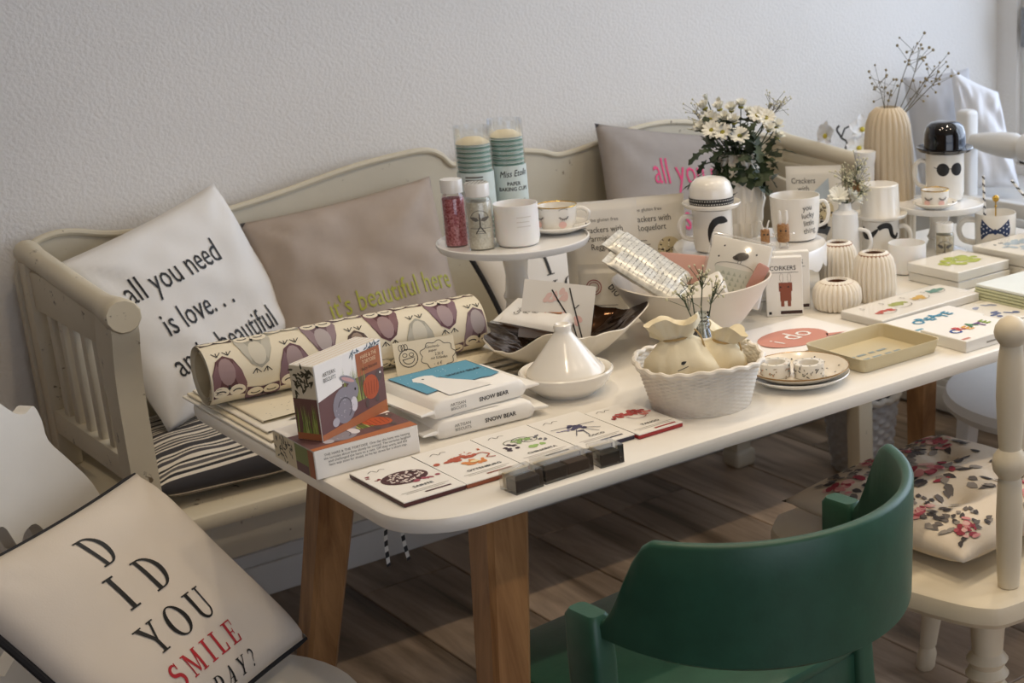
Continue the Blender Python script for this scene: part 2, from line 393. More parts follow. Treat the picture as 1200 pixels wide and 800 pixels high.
def slab(g, x0, x1, y0, y1, z0, z1, rad, e=.006, n=8, mi=0):
    L = [(z0, e)] + [(z0 + e * (1 - cos(t)), e * (1 - sin(t))) for t in (pi / 4, pi / 2)] + [(z1 - e * (1 - cos(t)), e * (1 - sin(t))) for t in (pi / 2, pi / 4)] + [(z1, e)]
    return loft(g, [[(x, y, z) for x, y in rr(x0, x1, y0, y1, rad, d, n)] for z, d in L], mi=mi)
def cushion(name, label, TL, TR, BL, BR, thick, m, seed=0, pipe=None, wr=.007, group=None, n=36, cat='cushion', pinch=.04, fn_extra=None, pipe_back=0.0):
    TL, TR, BL, BR = map(Vector, (TL, TR, BL, BR))
    base = (BL + BR) / 2; base = Vector((base.x, base.y, min(BL.z, BR.z)))
    c = [p - base for p in (TL, TR, BL, BR)]
    N = (c[3] - c[2]).cross(c[0] - c[2]).normalized()
    Wd = ((c[1] - c[0]).length + (c[3] - c[2]).length) / 2; Hd = ((c[0] - c[2]).length + (c[1] - c[3]).length) / 2
    def surf(u, v, s=1, k=0.0):
        uu = .5 + (u - .5) * (1 - pinch * 4 * v * (1 - v)); vv = .5 + (v - .5) * (1 - pinch * 4 * u * (1 - u))
        p = c[2] * (1 - uu) * (1 - vv) + c[3] * uu * (1 - vv) + c[0] * (1 - uu) * vv + c[1] * uu * vv
        e = max(0, (1 - (2 * u - 1) ** 4) * (1 - (2 * v - 1) ** 4))
        h = thick / 2 * e ** .55
        msk = min(1, e * 1.5)
        q = Vector((u * 3.1 + seed * 7.3, v * 3.1, seed))
        h += msk * wr * (noise.noise(q) + .5 * noise.noise(q * 2.3))
        # creases running in from the corners
        for (a, b) in ((0, 1), (1, 1), (0, 0), (1, 0)):
            du, dv = u - a, v - b; d = sqrt(du * du + dv * dv)
            h += msk * wr * .9 * math.exp(-d * 5) * sin(atan2(dv, du) * 9 + seed)
        if fn_extra: h += fn_extra(u, v)
        return p + N * (s * h + k)
    t = thing(name, label, cat, base, 0, group)
    g = G(); g.grid(lambda u, v: surf(u, v, 1), n, n); g.grid(lambda u, v: surf(u, v, -1), n, n)
    me = g.mesh('cover', [m], 60)
    bm = bmesh.new(); bm.from_mesh(me); bmesh.ops.remove_doubles(bm, verts=bm.verts[:], dist=.0004); bmesh.ops.recalc_face_normals(bm, faces=bm.faces[:]); bm.to_mesh(me); bm.free()
    part('cover', me, None, t)
    if pipe:
        path = [surf(u, v, 1, pipe_back) for u, v in [(i / 24, 0) for i in range(24)] + [(1, i / 24) for i in range(24)] + [(1 - i / 24, 1) for i in range(24)] + [(0, 1 - i / 24) for i in range(24)]]
        part('piping', G().tube(path, .006, 8, loop=True), pipe, t, 'black piping')
    fn = lambda x, y, k: surf(.5 + x / Wd, .5 + y / Hd, 1, .0011 + .0003 * k)
    fn.curved = True
    return t, fn, Wd, Hd

# ------------------------------------------------------------------ bench
m_bench = chippy('bench_paint', 'DACFB6', '7A6A52', .37)
m_bench2 = chippy('bench_paint_grey', 'D2C9B4', '8A7B64', .35)
BX0, BX1 = .757, 2.62
bl = (1.69, 2.9, 0); bench = thing('bench', 'long distressed cream wooden bench with scalloped back along the wall', 'bench', bl)
ctrl = [(.745, .80), (.757, .838), (.791, .866), (.845, .874), (.928, .857), (1.041, .857), (1.172, .875), (1.273, .893), (1.408, .921), (1.507, .934), (1.589, .939), (1.629, .925), (1.658, .898), (1.70, .908), (1.78, .915), (1.84, .908), (1.891, .899), (1.941, .887), (2.047, .903), (2.15, .924), (2.25, .93), (2.36, .915), (2.46, .885), (2.55, .865), (2.60, .85), (2.63, .80)]
def catmull(P, k=5):
    o = []
    for i in range(len(P) - 1):
        a, b, c, d = P[max(0, i - 1)], P[i], P[i + 1], P[min(len(P) - 1, i + 2)]
        for j in range(k):
            t = j / k
            o.append(tuple(.5 * (2 * b[q] + (c[q] - a[q]) * t + (2 * a[q] - 5 * b[q] + 4 * c[q] - d[q]) * t * t + (-a[q] + 3 * b[q] - 3 * c[q] + d[q]) * t ** 3) for q in range(len(b))))
    return o + [P[-1]]
top = catmull(ctrl, 4)
ol = [(2.63, .42), (.745, .42)] + top
g = W(bl); n = len(ol)
loft(g, [[(x, 3.118, z) for x, z in ol], [(x, 3.14, z) for x, z in ol]])
part('back_panel', g, m_bench2, bench, ang=30)
part('back_moulding', W(bl).tube([(x, 3.118, z) for x, z in top[2:-2]], .007, 8), m_bench, bench)
g = W(bl); slab(g, BX0 - .015, BX1 + .015, 2.625, 3.118, .402, .432, .012, .008); part('seat', g, m_bench, bench)
part('apron', W(bl).rbox(.80, 2.58, 2.655, 2.675, .325, .402, .004), m_bench2, bench)
for lx, ly in ((.84, 2.675), (2.48, 2.675), (.84, 3.045), (2.375, 3.045)):
    part('leg', W(bl).rbox(lx - .024, lx + .024, ly - .024, ly + .024, .045, .402, .003).rbox(lx - .034, lx + .034, ly - .034, ly + .034, 0, .05, .012, 3), m_bench2, bench)
def arm(x, s, panel):
    rail = catmull([(x, 3.115, .848), (x, 2.97, .836), (x, 2.80, .822), (x, 2.66, .815), (x, 2.612, .815)], 5)
    part('arm_rail', W(bl).tube(rail, [.024] * 2 + [.021] * (len(rail) - 9) + [.024, .027, .029, .030, .030, .030, .027], 12), m_bench, bench)
    # front post, swept like a scroll
    side = catmull([(2.622, .815), (2.618, .785), (2.630, .745), (2.642, .68), (2.645, .58), (2.645, .432)], 5)
    front = catmull([(2.662, .828), (2.694, .80), (2.710, .75), (2.705, .68), (2.70, .58), (2.70, .432)], 5)
    rings = [[(x - .022, a[0], a[1]), (x + .022, a[0], a[1]), (x + .022, b[0], b[1]), (x - .022, b[0], b[1])] for a, b in zip(side, front)]
    part('arm_post', loft(W(bl), rings), m_bench, bench, ang=40)
    part('arm_post', W(bl).rbox(x - .02, x + .02, 3.075, 3.117, .432, .835, .005), m_bench, bench)
    part('lower_rail', W(bl).rbox(x - .016, x + .016, 2.70, 3.08, .50, .548, .005), m_bench, bench)
    part('upper_rail', W(bl).rbox(x - .013, x + .013, 2.70, 3.08, .745, .82, .004), m_bench, bench)
    if panel: part('arm_board', W(bl).rbox(x - .03, x - .016, 2.74, 3.10, .46, .795, .004), m_bench2, bench)
    else:
        for k in range(5):
            y = 2.775 + k * .062
            part('slat', W(bl).rbox(x - .008, x + .008, y - .012, y + .012, .545, .75, .003), m_bench2, bench)
arm(BX0 + .012, 1, False); arm(BX1 - .012, -1, True)

# ------------------------------------------------------------------ cushions on the bench
m_cotton = mat('cotton_white', 'EFEBE5', .85, var=.02, bump=.12, bscale=420, bdist=.001)
m_taupe = mat('linen_taupe', 'B0A092', .85, var=.05, vscale=20, bump=.15, bscale=420, bdist=.001)
m_taupe2 = mat('linen_grey_taupe', 'A39A93', .85, var=.05, vscale=20, bump=.15, bscale=420, bdist=.001)
m_black = mat('black_fabric', '17161A', .8)
def stripes(name, axis, per, bands):
    m = mat(name, 'FFFFFF', .85, bump=.1, bscale=300)
    nt = m.node_tree; N = nt.nodes; L = nt.links; b = N['Principled BSDF']
    tc = N.new('ShaderNodeTexCoord'); sp = N.new('ShaderNodeSeparateXYZ'); L.new(tc.outputs['Object'], sp.inputs[0])
    dv = N.new('ShaderNodeMath'); dv.operation = 'DIVIDE'; dv.inputs[1].default_value = per; L.new(sp.outputs[axis], dv.inputs[0])
    fr = N.new('ShaderNodeMath'); fr.operation = 'FRACT'; L.new(dv.outputs[0], fr.inputs[0])
    cr = N.new('ShaderNodeValToRGB'); cr.color_ramp.interpolation = 'CONSTANT'; e = cr.color_ramp.elements
    e[0].position = bands[0][0]; e[0].color = lin(bands[0][1]) + (1,); e[1].position = bands[1][0]; e[1].color = lin(bands[1][1]) + (1,)
    for p, c in bands[2:]: x = e.new(p); x.color = lin(c) + (1,)
    L.new(fr.outputs[0], cr.inputs[0]); L.new(cr.outputs[0], b.inputs['Base Color']); return m
m_stripe = stripes('ticking_stripe', 1, .095, [(0, '3A3739'), (.2, 'E0D6C6'), (.26, '2A2829'), (.32, 'D8CDBC'), (.37, '5A5654'), (.45, 'E0D6C6'), (.5, '242223'), (.56, 'E0D6C6'), (.68, '4A4648'), (.8, 'DCD2C2'), (.86, '2C2A2B'), (.92, 'E0D6C6')])
cushion('striped_cushion', 'black and cream striped cushion lying flat on the bench seat', (.795, 3.06, .478), (1.17, 3.06, .478), (.79, 2.67, .478), (1.15, 2.655, .478), .09, m_stripe, 3, wr=.006)
t, fn, w, h = cushion('cushion', 'white cushion printed all you need is love in black against the slatted arm', (.775, 2.955, .850), (1.117, 3.085, .935), (.885, 2.862, .520), (1.24, 3.000, .575), .105, m_cotton, 1, wr=.013)
k = ink('1B191A')
for s_, x_, y_, h_, c_ in (('all you need', -.03, .06, .07, .66), ('is love. . .', -.03, -.025, .07, .66), ('and a beautiful', -.01, -.105, .07, .62), ('day', -.02, -.175, .062, .66)): pr('lettering', G().text(s_, fn, k, x_, y_, h_, c_), t)
t, fn, w, h = cushion('cushion', 'taupe cushion lettered in lime green leaning in the middle of the bench back', (1.152, 3.075, .848), (1.582, 3.085, .887), (1.15, 2.90, .515), (1.56, 2.93, .52), .11, m_taupe, 5, wr=.017)
g = G(); g.text("it's beautiful here", fn, ink('AEAE3C'), .035, -.06, .066, .66, 0, .03); pr('lettering', g, t)
t, fn, w, h = cushion('cushion', 'white serif-lettered cushion with black piping behind the left cake stand', (1.602, 2.985, .722), (2.075, 2.985, .775), (1.60, 2.79, .50), (2.01, 2.77, .50), .10, m_cotton, 8, m_black)
kk = ink('1B191A')
for s, y, hh in (('D', .085, .045), ('I D', .03, .045), ('YOU', -.03, .04), ('SMILE', -.075, .03)): pr('lettering', G().ink(serif_text(s, -.05, y, hh * 1.1, .3), fn, ink('B02A36') if s == 'SMILE' else kk), t)
t, fn, w, h = cushion('cushion', 'grey taupe cushion lettered all you need is love in pink at the right end', (2.022, 3.09, .955), (2.50, 3.08, .87), (1.93, 2.91, .54), (2.40, 2.90, .49), .10, m_taupe2, 11, wr=.01)
pr('lettering', G().text('all you need', fn, ink('D6316B'), .02, .07, .10, .60), t); pr('lettering', G().text('is love', fn, ink('D6316B'), .01, -.05, .10, .60), t)

# ------------------------------------------------------------------ table
m_top = mat('table_white', 'ECE7DD', .32, var=.015, coat=.15)
m_oak = wood('oak', '7C5430', 'BC8E5E', (30, 30, 2.2), .42)
TX0, TX1, TY0, TY1, TZ = .748, 2.56, 1.598, 2.365, .74
tl = (1.65, 1.98, 0); table = thing('table', 'long white display table with rounded corners and splayed oak legs', 'table', tl)
g = W(tl); slab(g, TX0, TX1, TY0, TY1, .717, TZ, .095, .007, 10); part('table_top', g, m_top, table)
def tleg(a, b, ha=.031, hb=.021):
    g = W(tl)
    def ring(c, h, z): 
        q = h * .78
        return [(c[0] - h, c[1] - q, z), (c[0] - q, c[1] - h, z), (c[0] + q, c[1] - h, z), (c[0] + h, c[1] - q, z), (c[0] + h, c[1] + q, z), (c[0] + q, c[1] + h, z), (c[0] - q, c[1] + h, z), (c[0] - h, c[1] + q, z)]
    loft(g, [ring(a, ha, .717), ring([(a[i] * .5 + b[i] * .5) for i in (0, 1)], (ha + hb) / 2, .36), ring(b, hb, 0)]); part('leg', g, m_oak, table, ang=30)
tleg((.905, 1.675), (.815, 1.60)); tleg((.905, 2.14), (.80, 2.245)); tleg((2.28, 2.25), (2.35, 2.33)); tleg((2.28, 1.70), (2.36, 1.63))
for x in (.93, 2.25): part('under_rail', W(tl).rbox(x - .012, x + .03, 1.72, 2.22, .665, .717, .004), m_oak, table)
part('under_rail', W(tl).rbox(.96, 2.22, 1.95, 1.99, .665, .717, .004), m_oak, table)
# ------------------------------------------------------------------ green chair in the foreground
m_green = mat('green_stain', '2A5341', .42, var=.10, vscale=30, bump=.08, bscale=160)
gl = (1.07, 1.60, 0); gc = thing('green_chair', 'dark green wooden armchair with curved plywood back in the foreground', 'chair', gl, radians(5))
GCX, GCY, GRX, GRY = 1.068, 1.43, .222, .245
def gsheet(a, z, o=0): 
    f = 1 + (z - .7) * .12
    return (GCX + (GRX * f + o) * cos(a), GCY + (GRY * f + o) * sin(a), z)
def gtop(s):
    t = min(1, max(0, (s - .73) / .23)); t = t * t * (3 - 2 * t)
    return .772 - .118 * t
g = W(gl); NA = 60; rings = []
for i in range(NA + 1):
    a = radians(182 + 176 * i / NA); s = abs(i / NA - .5) * 2
    zt, zb = gtop(s), .604 + .030 * s * s
    r = .006; o = .008
    pr_ = [(zb + r, o), (zb + (zt - zb) * .33, o), (zb + (zt - zb) * .66, o), (zt - r, o), (zt - r * .3, o * .7), (zt, 0), (zt - r * .3, -o * .7), (zt - r, -o), (zb + (zt - zb) * .5, -o), (zb + r, -o), (zb, 0)]
    rings.append([gsheet(a, z, q) for z, q in pr_])
loft(g, rings); part('backrest', g, m_green, gc, ang=50)
for sx, nm in ((-1, 'l'), (1, 'r')):
    x = GCX + sx * .222
    g = W(gl); loft(g, [[(p[0], p[1], z) for p in rr(x + dx - hx, x + dx + hx, 1.425 + dy - hy, 1.425 + dy + hy, .008, 0, 3)] for z, dx, dy, hx, hy in ((0, sx * .03, -.05, .014, .018), (.40, sx * .006, -.01, .017, .026), (.60, 0, 0, .017, .03), (.655, 0, .002, .016, .028), (.662, 0, .002, .012, .024))])
    part('back_leg', g, m_green, gc, ang=40)
    g = W(gl); x = GCX + .055 + sx * .165
    loft(g, [[(p[0], p[1], z) for p in rr(x + dx - h, x + dx + h, 1.735 - h + dy, 1.735 + h + dy, .008, 0, 3)] for z, dx, dy, h in ((0, sx * .02, .02, .013), (.42, 0, 0, .019))]); part('front_leg', g, m_green, gc, ang=40)
g = W(gl); slab(g, GCX - .15, GCX + .258, 1.395, 1.79, .437, .456, .075, .005, 8); part('seat', g, m_green, gc)
part('seat_rail', W(gl).rbox(GCX - .12, GCX + .22, 1.40, 1.42, .38, .437, .004), m_green, gc)
for sx in (-1, 1): part('seat_rail', W(gl).rbox(GCX + .055 + sx * .165 - .009, GCX + .055 + sx * .165 + .009, 1.42, 1.73, .385, .437, .003), m_green, gc)

# ------------------------------------------------------------------ cream chair with floral cushion
m_cream = chippy('cream_chair_paint', 'D9CCB2', '8C7350', .30, .45)
cl = (1.74, 1.63, 0); cc = thing('cream_chair', 'cream painted country chair with turned posts and legs at right', 'chair', cl)
so = [(1.545, 1.885), (1.495, 1.84), (1.474, 1.76), (1.472, 1.62), (1.495, 1.46), (1.525, 1.375), (1.575, 1.352), (1.74, 1.342), (1.93, 1.352), (1.985, 1.375), (2.01, 1.46), (2.03, 1.62), (2.025, 1.76), (2.0, 1.84), (1.95, 1.885), (1.75, 1.895)]
so = catmull(so + [so[0]], 4)[:-1]; cx_, cy_ = 1.75, 1.62
def sc(p, d): 
    v = Vector((p[0] - cx_, p[1] - cy_)); q = v * (1 - d / v.length); return (cx_ + q.x, cy_ + q.y)
g = W(cl); loft(g, [[sc(p, d) + (z,) for p in so] for z, d in ((.398, .03), (.402, .008), (.412, 0), (.428, 0), (.438, .004), (.443, .014))]); part('seat', g, m_cream, cc)
post = [(.012, .44), (.017, .445), (.0195, .50), (.0205, .56), (.0185, .615), (.017, .622), (.0255, .634), (.0275, .645), (.0255, .656), (.017, .668), (.0185, .685), (.022, .75), (.0205, .80), (.017, .826), (.0165, .83), (.024, .84), (.026, .849), (.024, .858), (.018, .866), (.008, .872), (.0001, .873)]
for x in (1.603, 1.915): part('back_post', W(cl).lathe(post, 24, (x, 1.40, 0)), m_cream, cc)
for z in (.66, .78): part('back_rail', W(cl).rbox(1.61, 1.91, 1.39, 1.412, z, z + .055, .006), m_cream, cc)
for x in (1.68, 1.76, 1.84): part('spindle', W(cl).tube([(x, 1.40, .44), (x, 1.40, .58), (x, 1.40, .705)], [.008, .012, .008], 10), m_cream, cc)
LS = 1.3
legp = [(a * LS, b) for a, b in [(.012, 0), (.0145, .006), (.015, .035), (.011, .05), (.013, .056), (.013, .062), (.0145, .10), (.021, .20), (.024, .235), (.021, .25), (.027, .262), (.02, .274), (.027, .286), (.02, .298), (.026, .31), (.019, .322), (.021, .36), (.024, .405)]]
for (ax, ay), (bx, by) in (((1.60, 1.44), (1.575, 1.42)), ((1.90, 1.44), (1.93, 1.41)), ((1.56, 1.80), (1.54, 1.85)), ((1.92, 1.83), (1.91, 1.885))):
    part('leg', W(cl).lathe(legp, 20, fn=None, c=(0, 0, 0)) if False else (lambda g: (setattr(g, 'M', Matrix.Translation(-Vector(cl)) @ Matrix(((1, 0, (ax - bx) / .405, bx), (0, 1, (ay - by) / .405, by), (0, 0, 1, 0), (0, 0, 0, 1)))), g.lathe(legp, 20))[1])(G()), m_cream, cc)
m_floral = mat('floral_cotton', 'D9CBB6', .85, var=.03, bump=.12, bscale=350, bdist=.001)
def tuft(u, v):
    d = 0
    for a, b in ((.33, .33), (.67, .33), (.33, .67), (.67, .67)): d -= .022 * math.exp(-((u - a) ** 2 + (v - b) ** 2) / .006)
    return d
t, fn, w, h = cushion('seat_cushion', 'tufted cream seat cushion with pink roses and grey leaves on cream chair', (1.525, 1.845, .481), (1.94, 1.885, .481), (1.555, 1.45, .481), (1.975, 1.47, .481), .075, m_floral, 21, wr=.006, fn_extra=tuft)
random.seed(9)
leafc = [ink('453F3D', .8), ink('665E58', .8), ink('8D857C', .8)]; rosec = [ink('B0505A', .8), ink('CF8A88', .8), ink('96323F', .8), ink('DDB0A6', .8)]
def leaf2(x, y, l, wd, r):
    q = [(0, 0), (.25, .5), (.6, .42), (1, 0), (.6, -.42), (.25, -.5)]
    return [(x + a * l * cos(r) - b * wd * sin(r), y + a * l * sin(r) + b * wd * cos(r)) for a, b in q]
def inside(p): return all(abs(a) < w * .46 and abs(b) < h * .46 for a, b in p)
for (x, y, big) in ((-.15, .11, 1), (-.02, .03, 1.25), (.12, .13, 1), (.02, -.13, 1), (-.16, -.06, .8), (.16, -.03, 1), (-.05, .16, .7), (.13, -.15, .8), (-.15, -.16, .7), (.04, .15, .7)):
    g = G(); big *= 1.3
    for j in range(38):
        a = random.uniform(0, 2 * pi); d = random.uniform(.014, .055) * big
        p = leaf2(x + d * cos(a), y + d * sin(a), random.uniform(.011, .022) * big, .010 * big, a + random.uniform(-.6, .6))
        if inside(p): g.ink(p, fn, random.choice(leafc), j * .15)
    for j in range(20):
        a = random.uniform(0, 2 * pi); d = random.uniform(0, .03) * big
        p = ell(x + d * cos(a), y + d * sin(a), random.uniform(.004, .011) * big, random.uniform(.003, .006) * big, 9, a + 1.5)
        if inside(p): g.ink(p, fn, random.choice(rosec), 2.5 + j * .15)
    pr('flower_print', g, t)

# ------------------------------------------------------------------ white chair with heart cut-out and its pillow
m_wchair = chippy('white_chair_paint', 'E2DDD3', 'A89A84', .25, .45)
HC = Vector((.40, 2.15)); HS = Vector((.8, .6)); HN = Vector((.6, -.8))
hl = (.53, 1.97, 0); hc = thing('white_chair', 'white painted chair with scalloped back and heart cut-out at left', 'chair', hl)
half = [(0, .905), (.05, .895), (.095, .84), (.13, .803), (.15, .795), (.168, .80), (.177, .775), (.18, .745), (.21, .705), (.245, .655), (.262, .60), (.255, .53), (.225, .47), (.19, .42), (.15, .395)]
half = catmull(half, 3); outer = half + [(-a, b) for a, b in reversed(half[1:])]
hh_ = [(a, b - .028) for a, b in catmull([(0, .50), (.05, .53), (.09, .57), (.125, .61), (.135, .645), (.12, .672), (.095, .668), (.082, .65), (.074, .668), (.062, .692), (.035, .69), (.016, .66), (0, .63)], 3)]
hole = hh_ + [(-a, b) for a, b in reversed(hh_[1:-1])]
def holed(g, outer, hole, fn, th):
    bm = bmesh.new()
    def loop(P):
        vs = [bm.verts.new((a, b, 0)) for a, b in P]; return [bm.edges.new((vs[i], vs[(i + 1) % len(vs)])) for i in range(len(vs))]
    e = loop(outer) + loop(hole); r = bmesh.ops.triangle_fill(bm, use_beauty=True, use_dissolve=False, edges=e)
    bm.verts.index_update(); V = [v.co.copy() for v in bm.verts]; F = [[v.index for v in f.verts] for f in bm.faces]; bm.free()
    n0, n1 = len(outer), len(hole)
    vs = [fn(p.x, p.y, th / 2) for p in V] + [fn(p.x, p.y, -th / 2) for p in V]; n = len(V)
    fs = F + [[n + i for i in reversed(f)] for f in F]
    fs += [(i, (i + 1) % n0, n + (i + 1) % n0, n + i) for i in range(n0)] + [(n0 + i, n0 + (i + 1) % n1, n + n0 + (i + 1) % n1, n + n0 + i) for i in range(n1)]
    return g.add(vs, fs)
g = W(hl); holed(g, outer, hole, lambda s, z, d: (HC.x + HS.x * s + HN.x * (d - (z - .4) * .05), HC.y + HS.y * s + HN.y * (d - (z - .4) * .05), z), .022)
part('backrest', g, m_wchair, hc, ang=40)
sx_, sy_ = .553, 1.948
part('seat', W(hl).lathe([(.0, .372), (.20, .372), (.232, .378), (.24, .39), (.236, .40), (.22, .405), (0, .405)], 48, (sx_, sy_, 0)), m_wchair, hc)
for a in (35, 125, 215, 305):
    ca, sa = cos(radians(a)), sin(radians(a))
    part('leg', W(hl).tube([(sx_ + ca * .19, sy_ + sa * .19, 0), (sx_ + ca * .17, sy_ + sa * .17, .2), (sx_ + ca * .14, sy_ + sa * .14, .375)], [.013, .019, .017], 12), m_wchair, hc)
m_linen = mat('linen_cream', 'D9CFC2', .85, var=.03, bump=.15, bscale=420, bdist=.001)
t, fn, w, h = cushion('pillow', 'cream linen pillow printed did you smile today with black piping on white chair', (.332, 1.997, .679), (.636, 2.225, .679), (.477, 1.822, .43), (.776, 2.047, .43), .105, m_linen, 31, m_black, wr=.007, pipe_back=-.008)
kb = ink('141414')
for s_, y_, h_, gp, c_ in (('D', .078, .052, .5, kb), ('YOU', -.060, .046, .28, kb), ('SMILE', -.112, .034, .26, ink('B5262F')), ('TODAY?', -.152, .024, .4, kb)): pr('lettering', G().ink(serif_text(s_, -.026, y_ - .006, h_, gp), fn, c_), t)
pr('lettering', G().ink(serif_text('I', -.060, .004, .054), fn, kb), t); pr('lettering', G().ink(serif_text('D', .008, .004, .054), fn, kb), t)

# ------------------------------------------------------------------ round-seated white chair at the far end, corner chair, waste basket
m_pale = mat('pale_paint', 'DCDAD6', .45, var=.03)
rl = (2.43, 1.96, 0); rc = thing('round_chair', 'white chair with round seat tucked under the right end of table', 'chair', rl)
part('seat', W(rl).lathe([(0, .405), (.24, .405), (.262, .412), (.27, .428), (.262, .445), (.24, .45), (0, .45)], 48, (2.43, 1.96, 0)), m_pale, rc)
for a in (125, 235, 305, 55):
    ca, sa = cos(radians(a)), sin(radians(a))
    part('leg', loft(W(rl), [[(p[0], p[1], z) for p in rr(2.43 + ca * r - q, 2.43 + ca * r + q, 1.96 + sa * r - q, 1.96 + sa * r + q, .006, 0, 2)] for z, r, q in ((0, .245, .014), (.406, .212, .02))]), m_pale, rc, ang=40)
for s in (-1, 1): part('back_post', W(rl).tube([(2.66, 1.96 + s * .1, .44), (2.70, 1.96 + s * .12, .66), (2.72, 1.96 + s * .13, .88)], .015, 10), m_pale, rc)
part('crest_rail', W(rl).rbox(2.705, 2.735, 1.80, 2.12, .82, .9, .01), m_pale, rc)
kl = (2.83, 2.49, 0); kc = thing('corner_chair', 'white chair with turned rail and posts in the corner by the window', 'chair', kl)
for x, y, z in ((2.935, 2.725, .925), (2.935, 2.22, .925), (2.75, 2.71, .42), (2.75, 2.24, .42)):
    part('post', W(kl).rbox(x - .024, x + .024, y - .024, y + .024, 0, z, .014, 3), m_pale, kc)
rp = [(2.705, .018), (2.69, .02), (2.66, .026), (2.60, .033), (2.56, .034), (2.535, .024), (2.525, .036), (2.51, .038), (2.49, .038), (2.475, .036), (2.465, .024), (2.44, .034), (2.40, .033), (2.34, .026), (2.28, .02), (2.245, .018)]
part('turned_rail', W(kl).tube([(2.935, y, .845) for y, r in rp], [r for y, r in rp], 16), m_pale, kc)
part('lower_rail', W(kl).rbox(2.92, 2.95, 2.24, 2.74, .66, .70, .006), m_pale, kc)
g = W(kl); slab(g, 2.735, 2.94, 2.25, 2.70, .40, .43, .02, .006); part('seat', g, m_pale, kc)
m_wpill = mat('pillow_white', 'E9E9EC', .85, var=.02, bump=.12, bscale=350, bdist=.001)
m_gpill = mat('pillow_pale_grey', 'C9C8CA', .85, var=.02, bump=.12, bscale=350, bdist=.001)
cushion('pillow', 'pale grey pillow on the window ledge behind the tall ribbed vase', (3.10, 3.13, .965), (3.27, 3.03, .985), (3.09, 3.05, .66), (3.27, 2.99, .66), .09, m_gpill, 41)
t, fn, w, h = cushion('pillow', 'crumpled white pillow on the window ledge beside the corner chair', (3.13, 2.97, 1.0), (3.23, 2.88, .93), (3.12, 2.92, .66), (3.26, 2.82, .66), .10, m_wpill, 43, wr=.02)
# white wicker waste basket on the floor
def wicker(g, r0, r1, H, rows, n, amp, c=(0, 0, 0), z0=0.0):
    prof = [(r0 + (r1 - r0) * j / (rows * 3), z0 + H * j / (rows * 3)) for j in range(rows * 3 + 1)]
    def fn(th, r, z, j):
        row = j // 3; b = (0.0, .9, .9)[j % 3]
        s = cos(th * n / 2 + (pi if row % 2 else 0))
        return r + amp * (b * (.35 + .65 * s)), z
    return g.lathe(prof, n * 4, c, fn)
m_wick = mat('wicker_white', 'DCD8D0', .6, var=.08, vscale=40)
bk = (2.60, 2.80, 0); t = thing('waste_basket', 'round white wicker waste basket on the floor beside the bench leg', 'basket', bk)
part('weave', wicker(G(), .075, .10, .20, 13, 26, .007), mat('wicker_grey', 'BFC1C6', .6, var=.08, vscale=40), t, ang=80)
part('rim', G().tube([(.102 * cos(a), .102 * sin(a), .203 + .003 * sin(a * 18)) for a in [2 * pi * i / 72 for i in range(72)]], .009, 8, loop=True), m_wick, t)
part('liner', G().lathe([(.0, .01), (.07, .01), (.09, .19), (.094, .205), (.085, .215), (.06, .185), (0, .17)], 32, fn=lambda th, r, z, j: (r * (1 + .05 * sin(5 * th + j)), z + (.012 * sin(7 * th + j) if j > 3 else 0))), mat('bin_liner', '2A2A30', .35), t, 'dark plastic liner')
# ------------------------------------------------------------------ table display, left half
random.seed(11)
m_paper = mat('paper_cream', 'E6DCC4', .7, var=.03)
m_paper2 = mat('paper_white', 'EDE8DD', .65, var=.02)
m_card = mat('card_white', 'EEEAE2', .55, var=.015)
m_film = clear('film', (.97, .97, .97), .10, .12)
m_glass = clear('thin_glass', (.97, .98, .975), .14, .02)
m_porc = mat('porcelain', 'EFEAE0', .22, var=.015, coat=.4)
m_porcw = mat('porcelain_cool', 'ECEAE6', .25, var=.015, coat=.3)
m_mattew = mat('bisque_white', 'E9E0D0', .55, var=.02)
m_kraft = mat('kraft', 'A8672F', .7)
m_gold = mat('gold', 'C9A24C', .25, 1.0)
m_stem = mat('stem_green', '3F4A2A', .6, var=.15)
m_dry = mat('stem_dry', '6E6650', .7, var=.1)
k0 = ink('1E1C1C'); k1 = ink('6A6660'); k2 = ink('9A948A')
GW = 'gift wrap sheets stacked on the table'
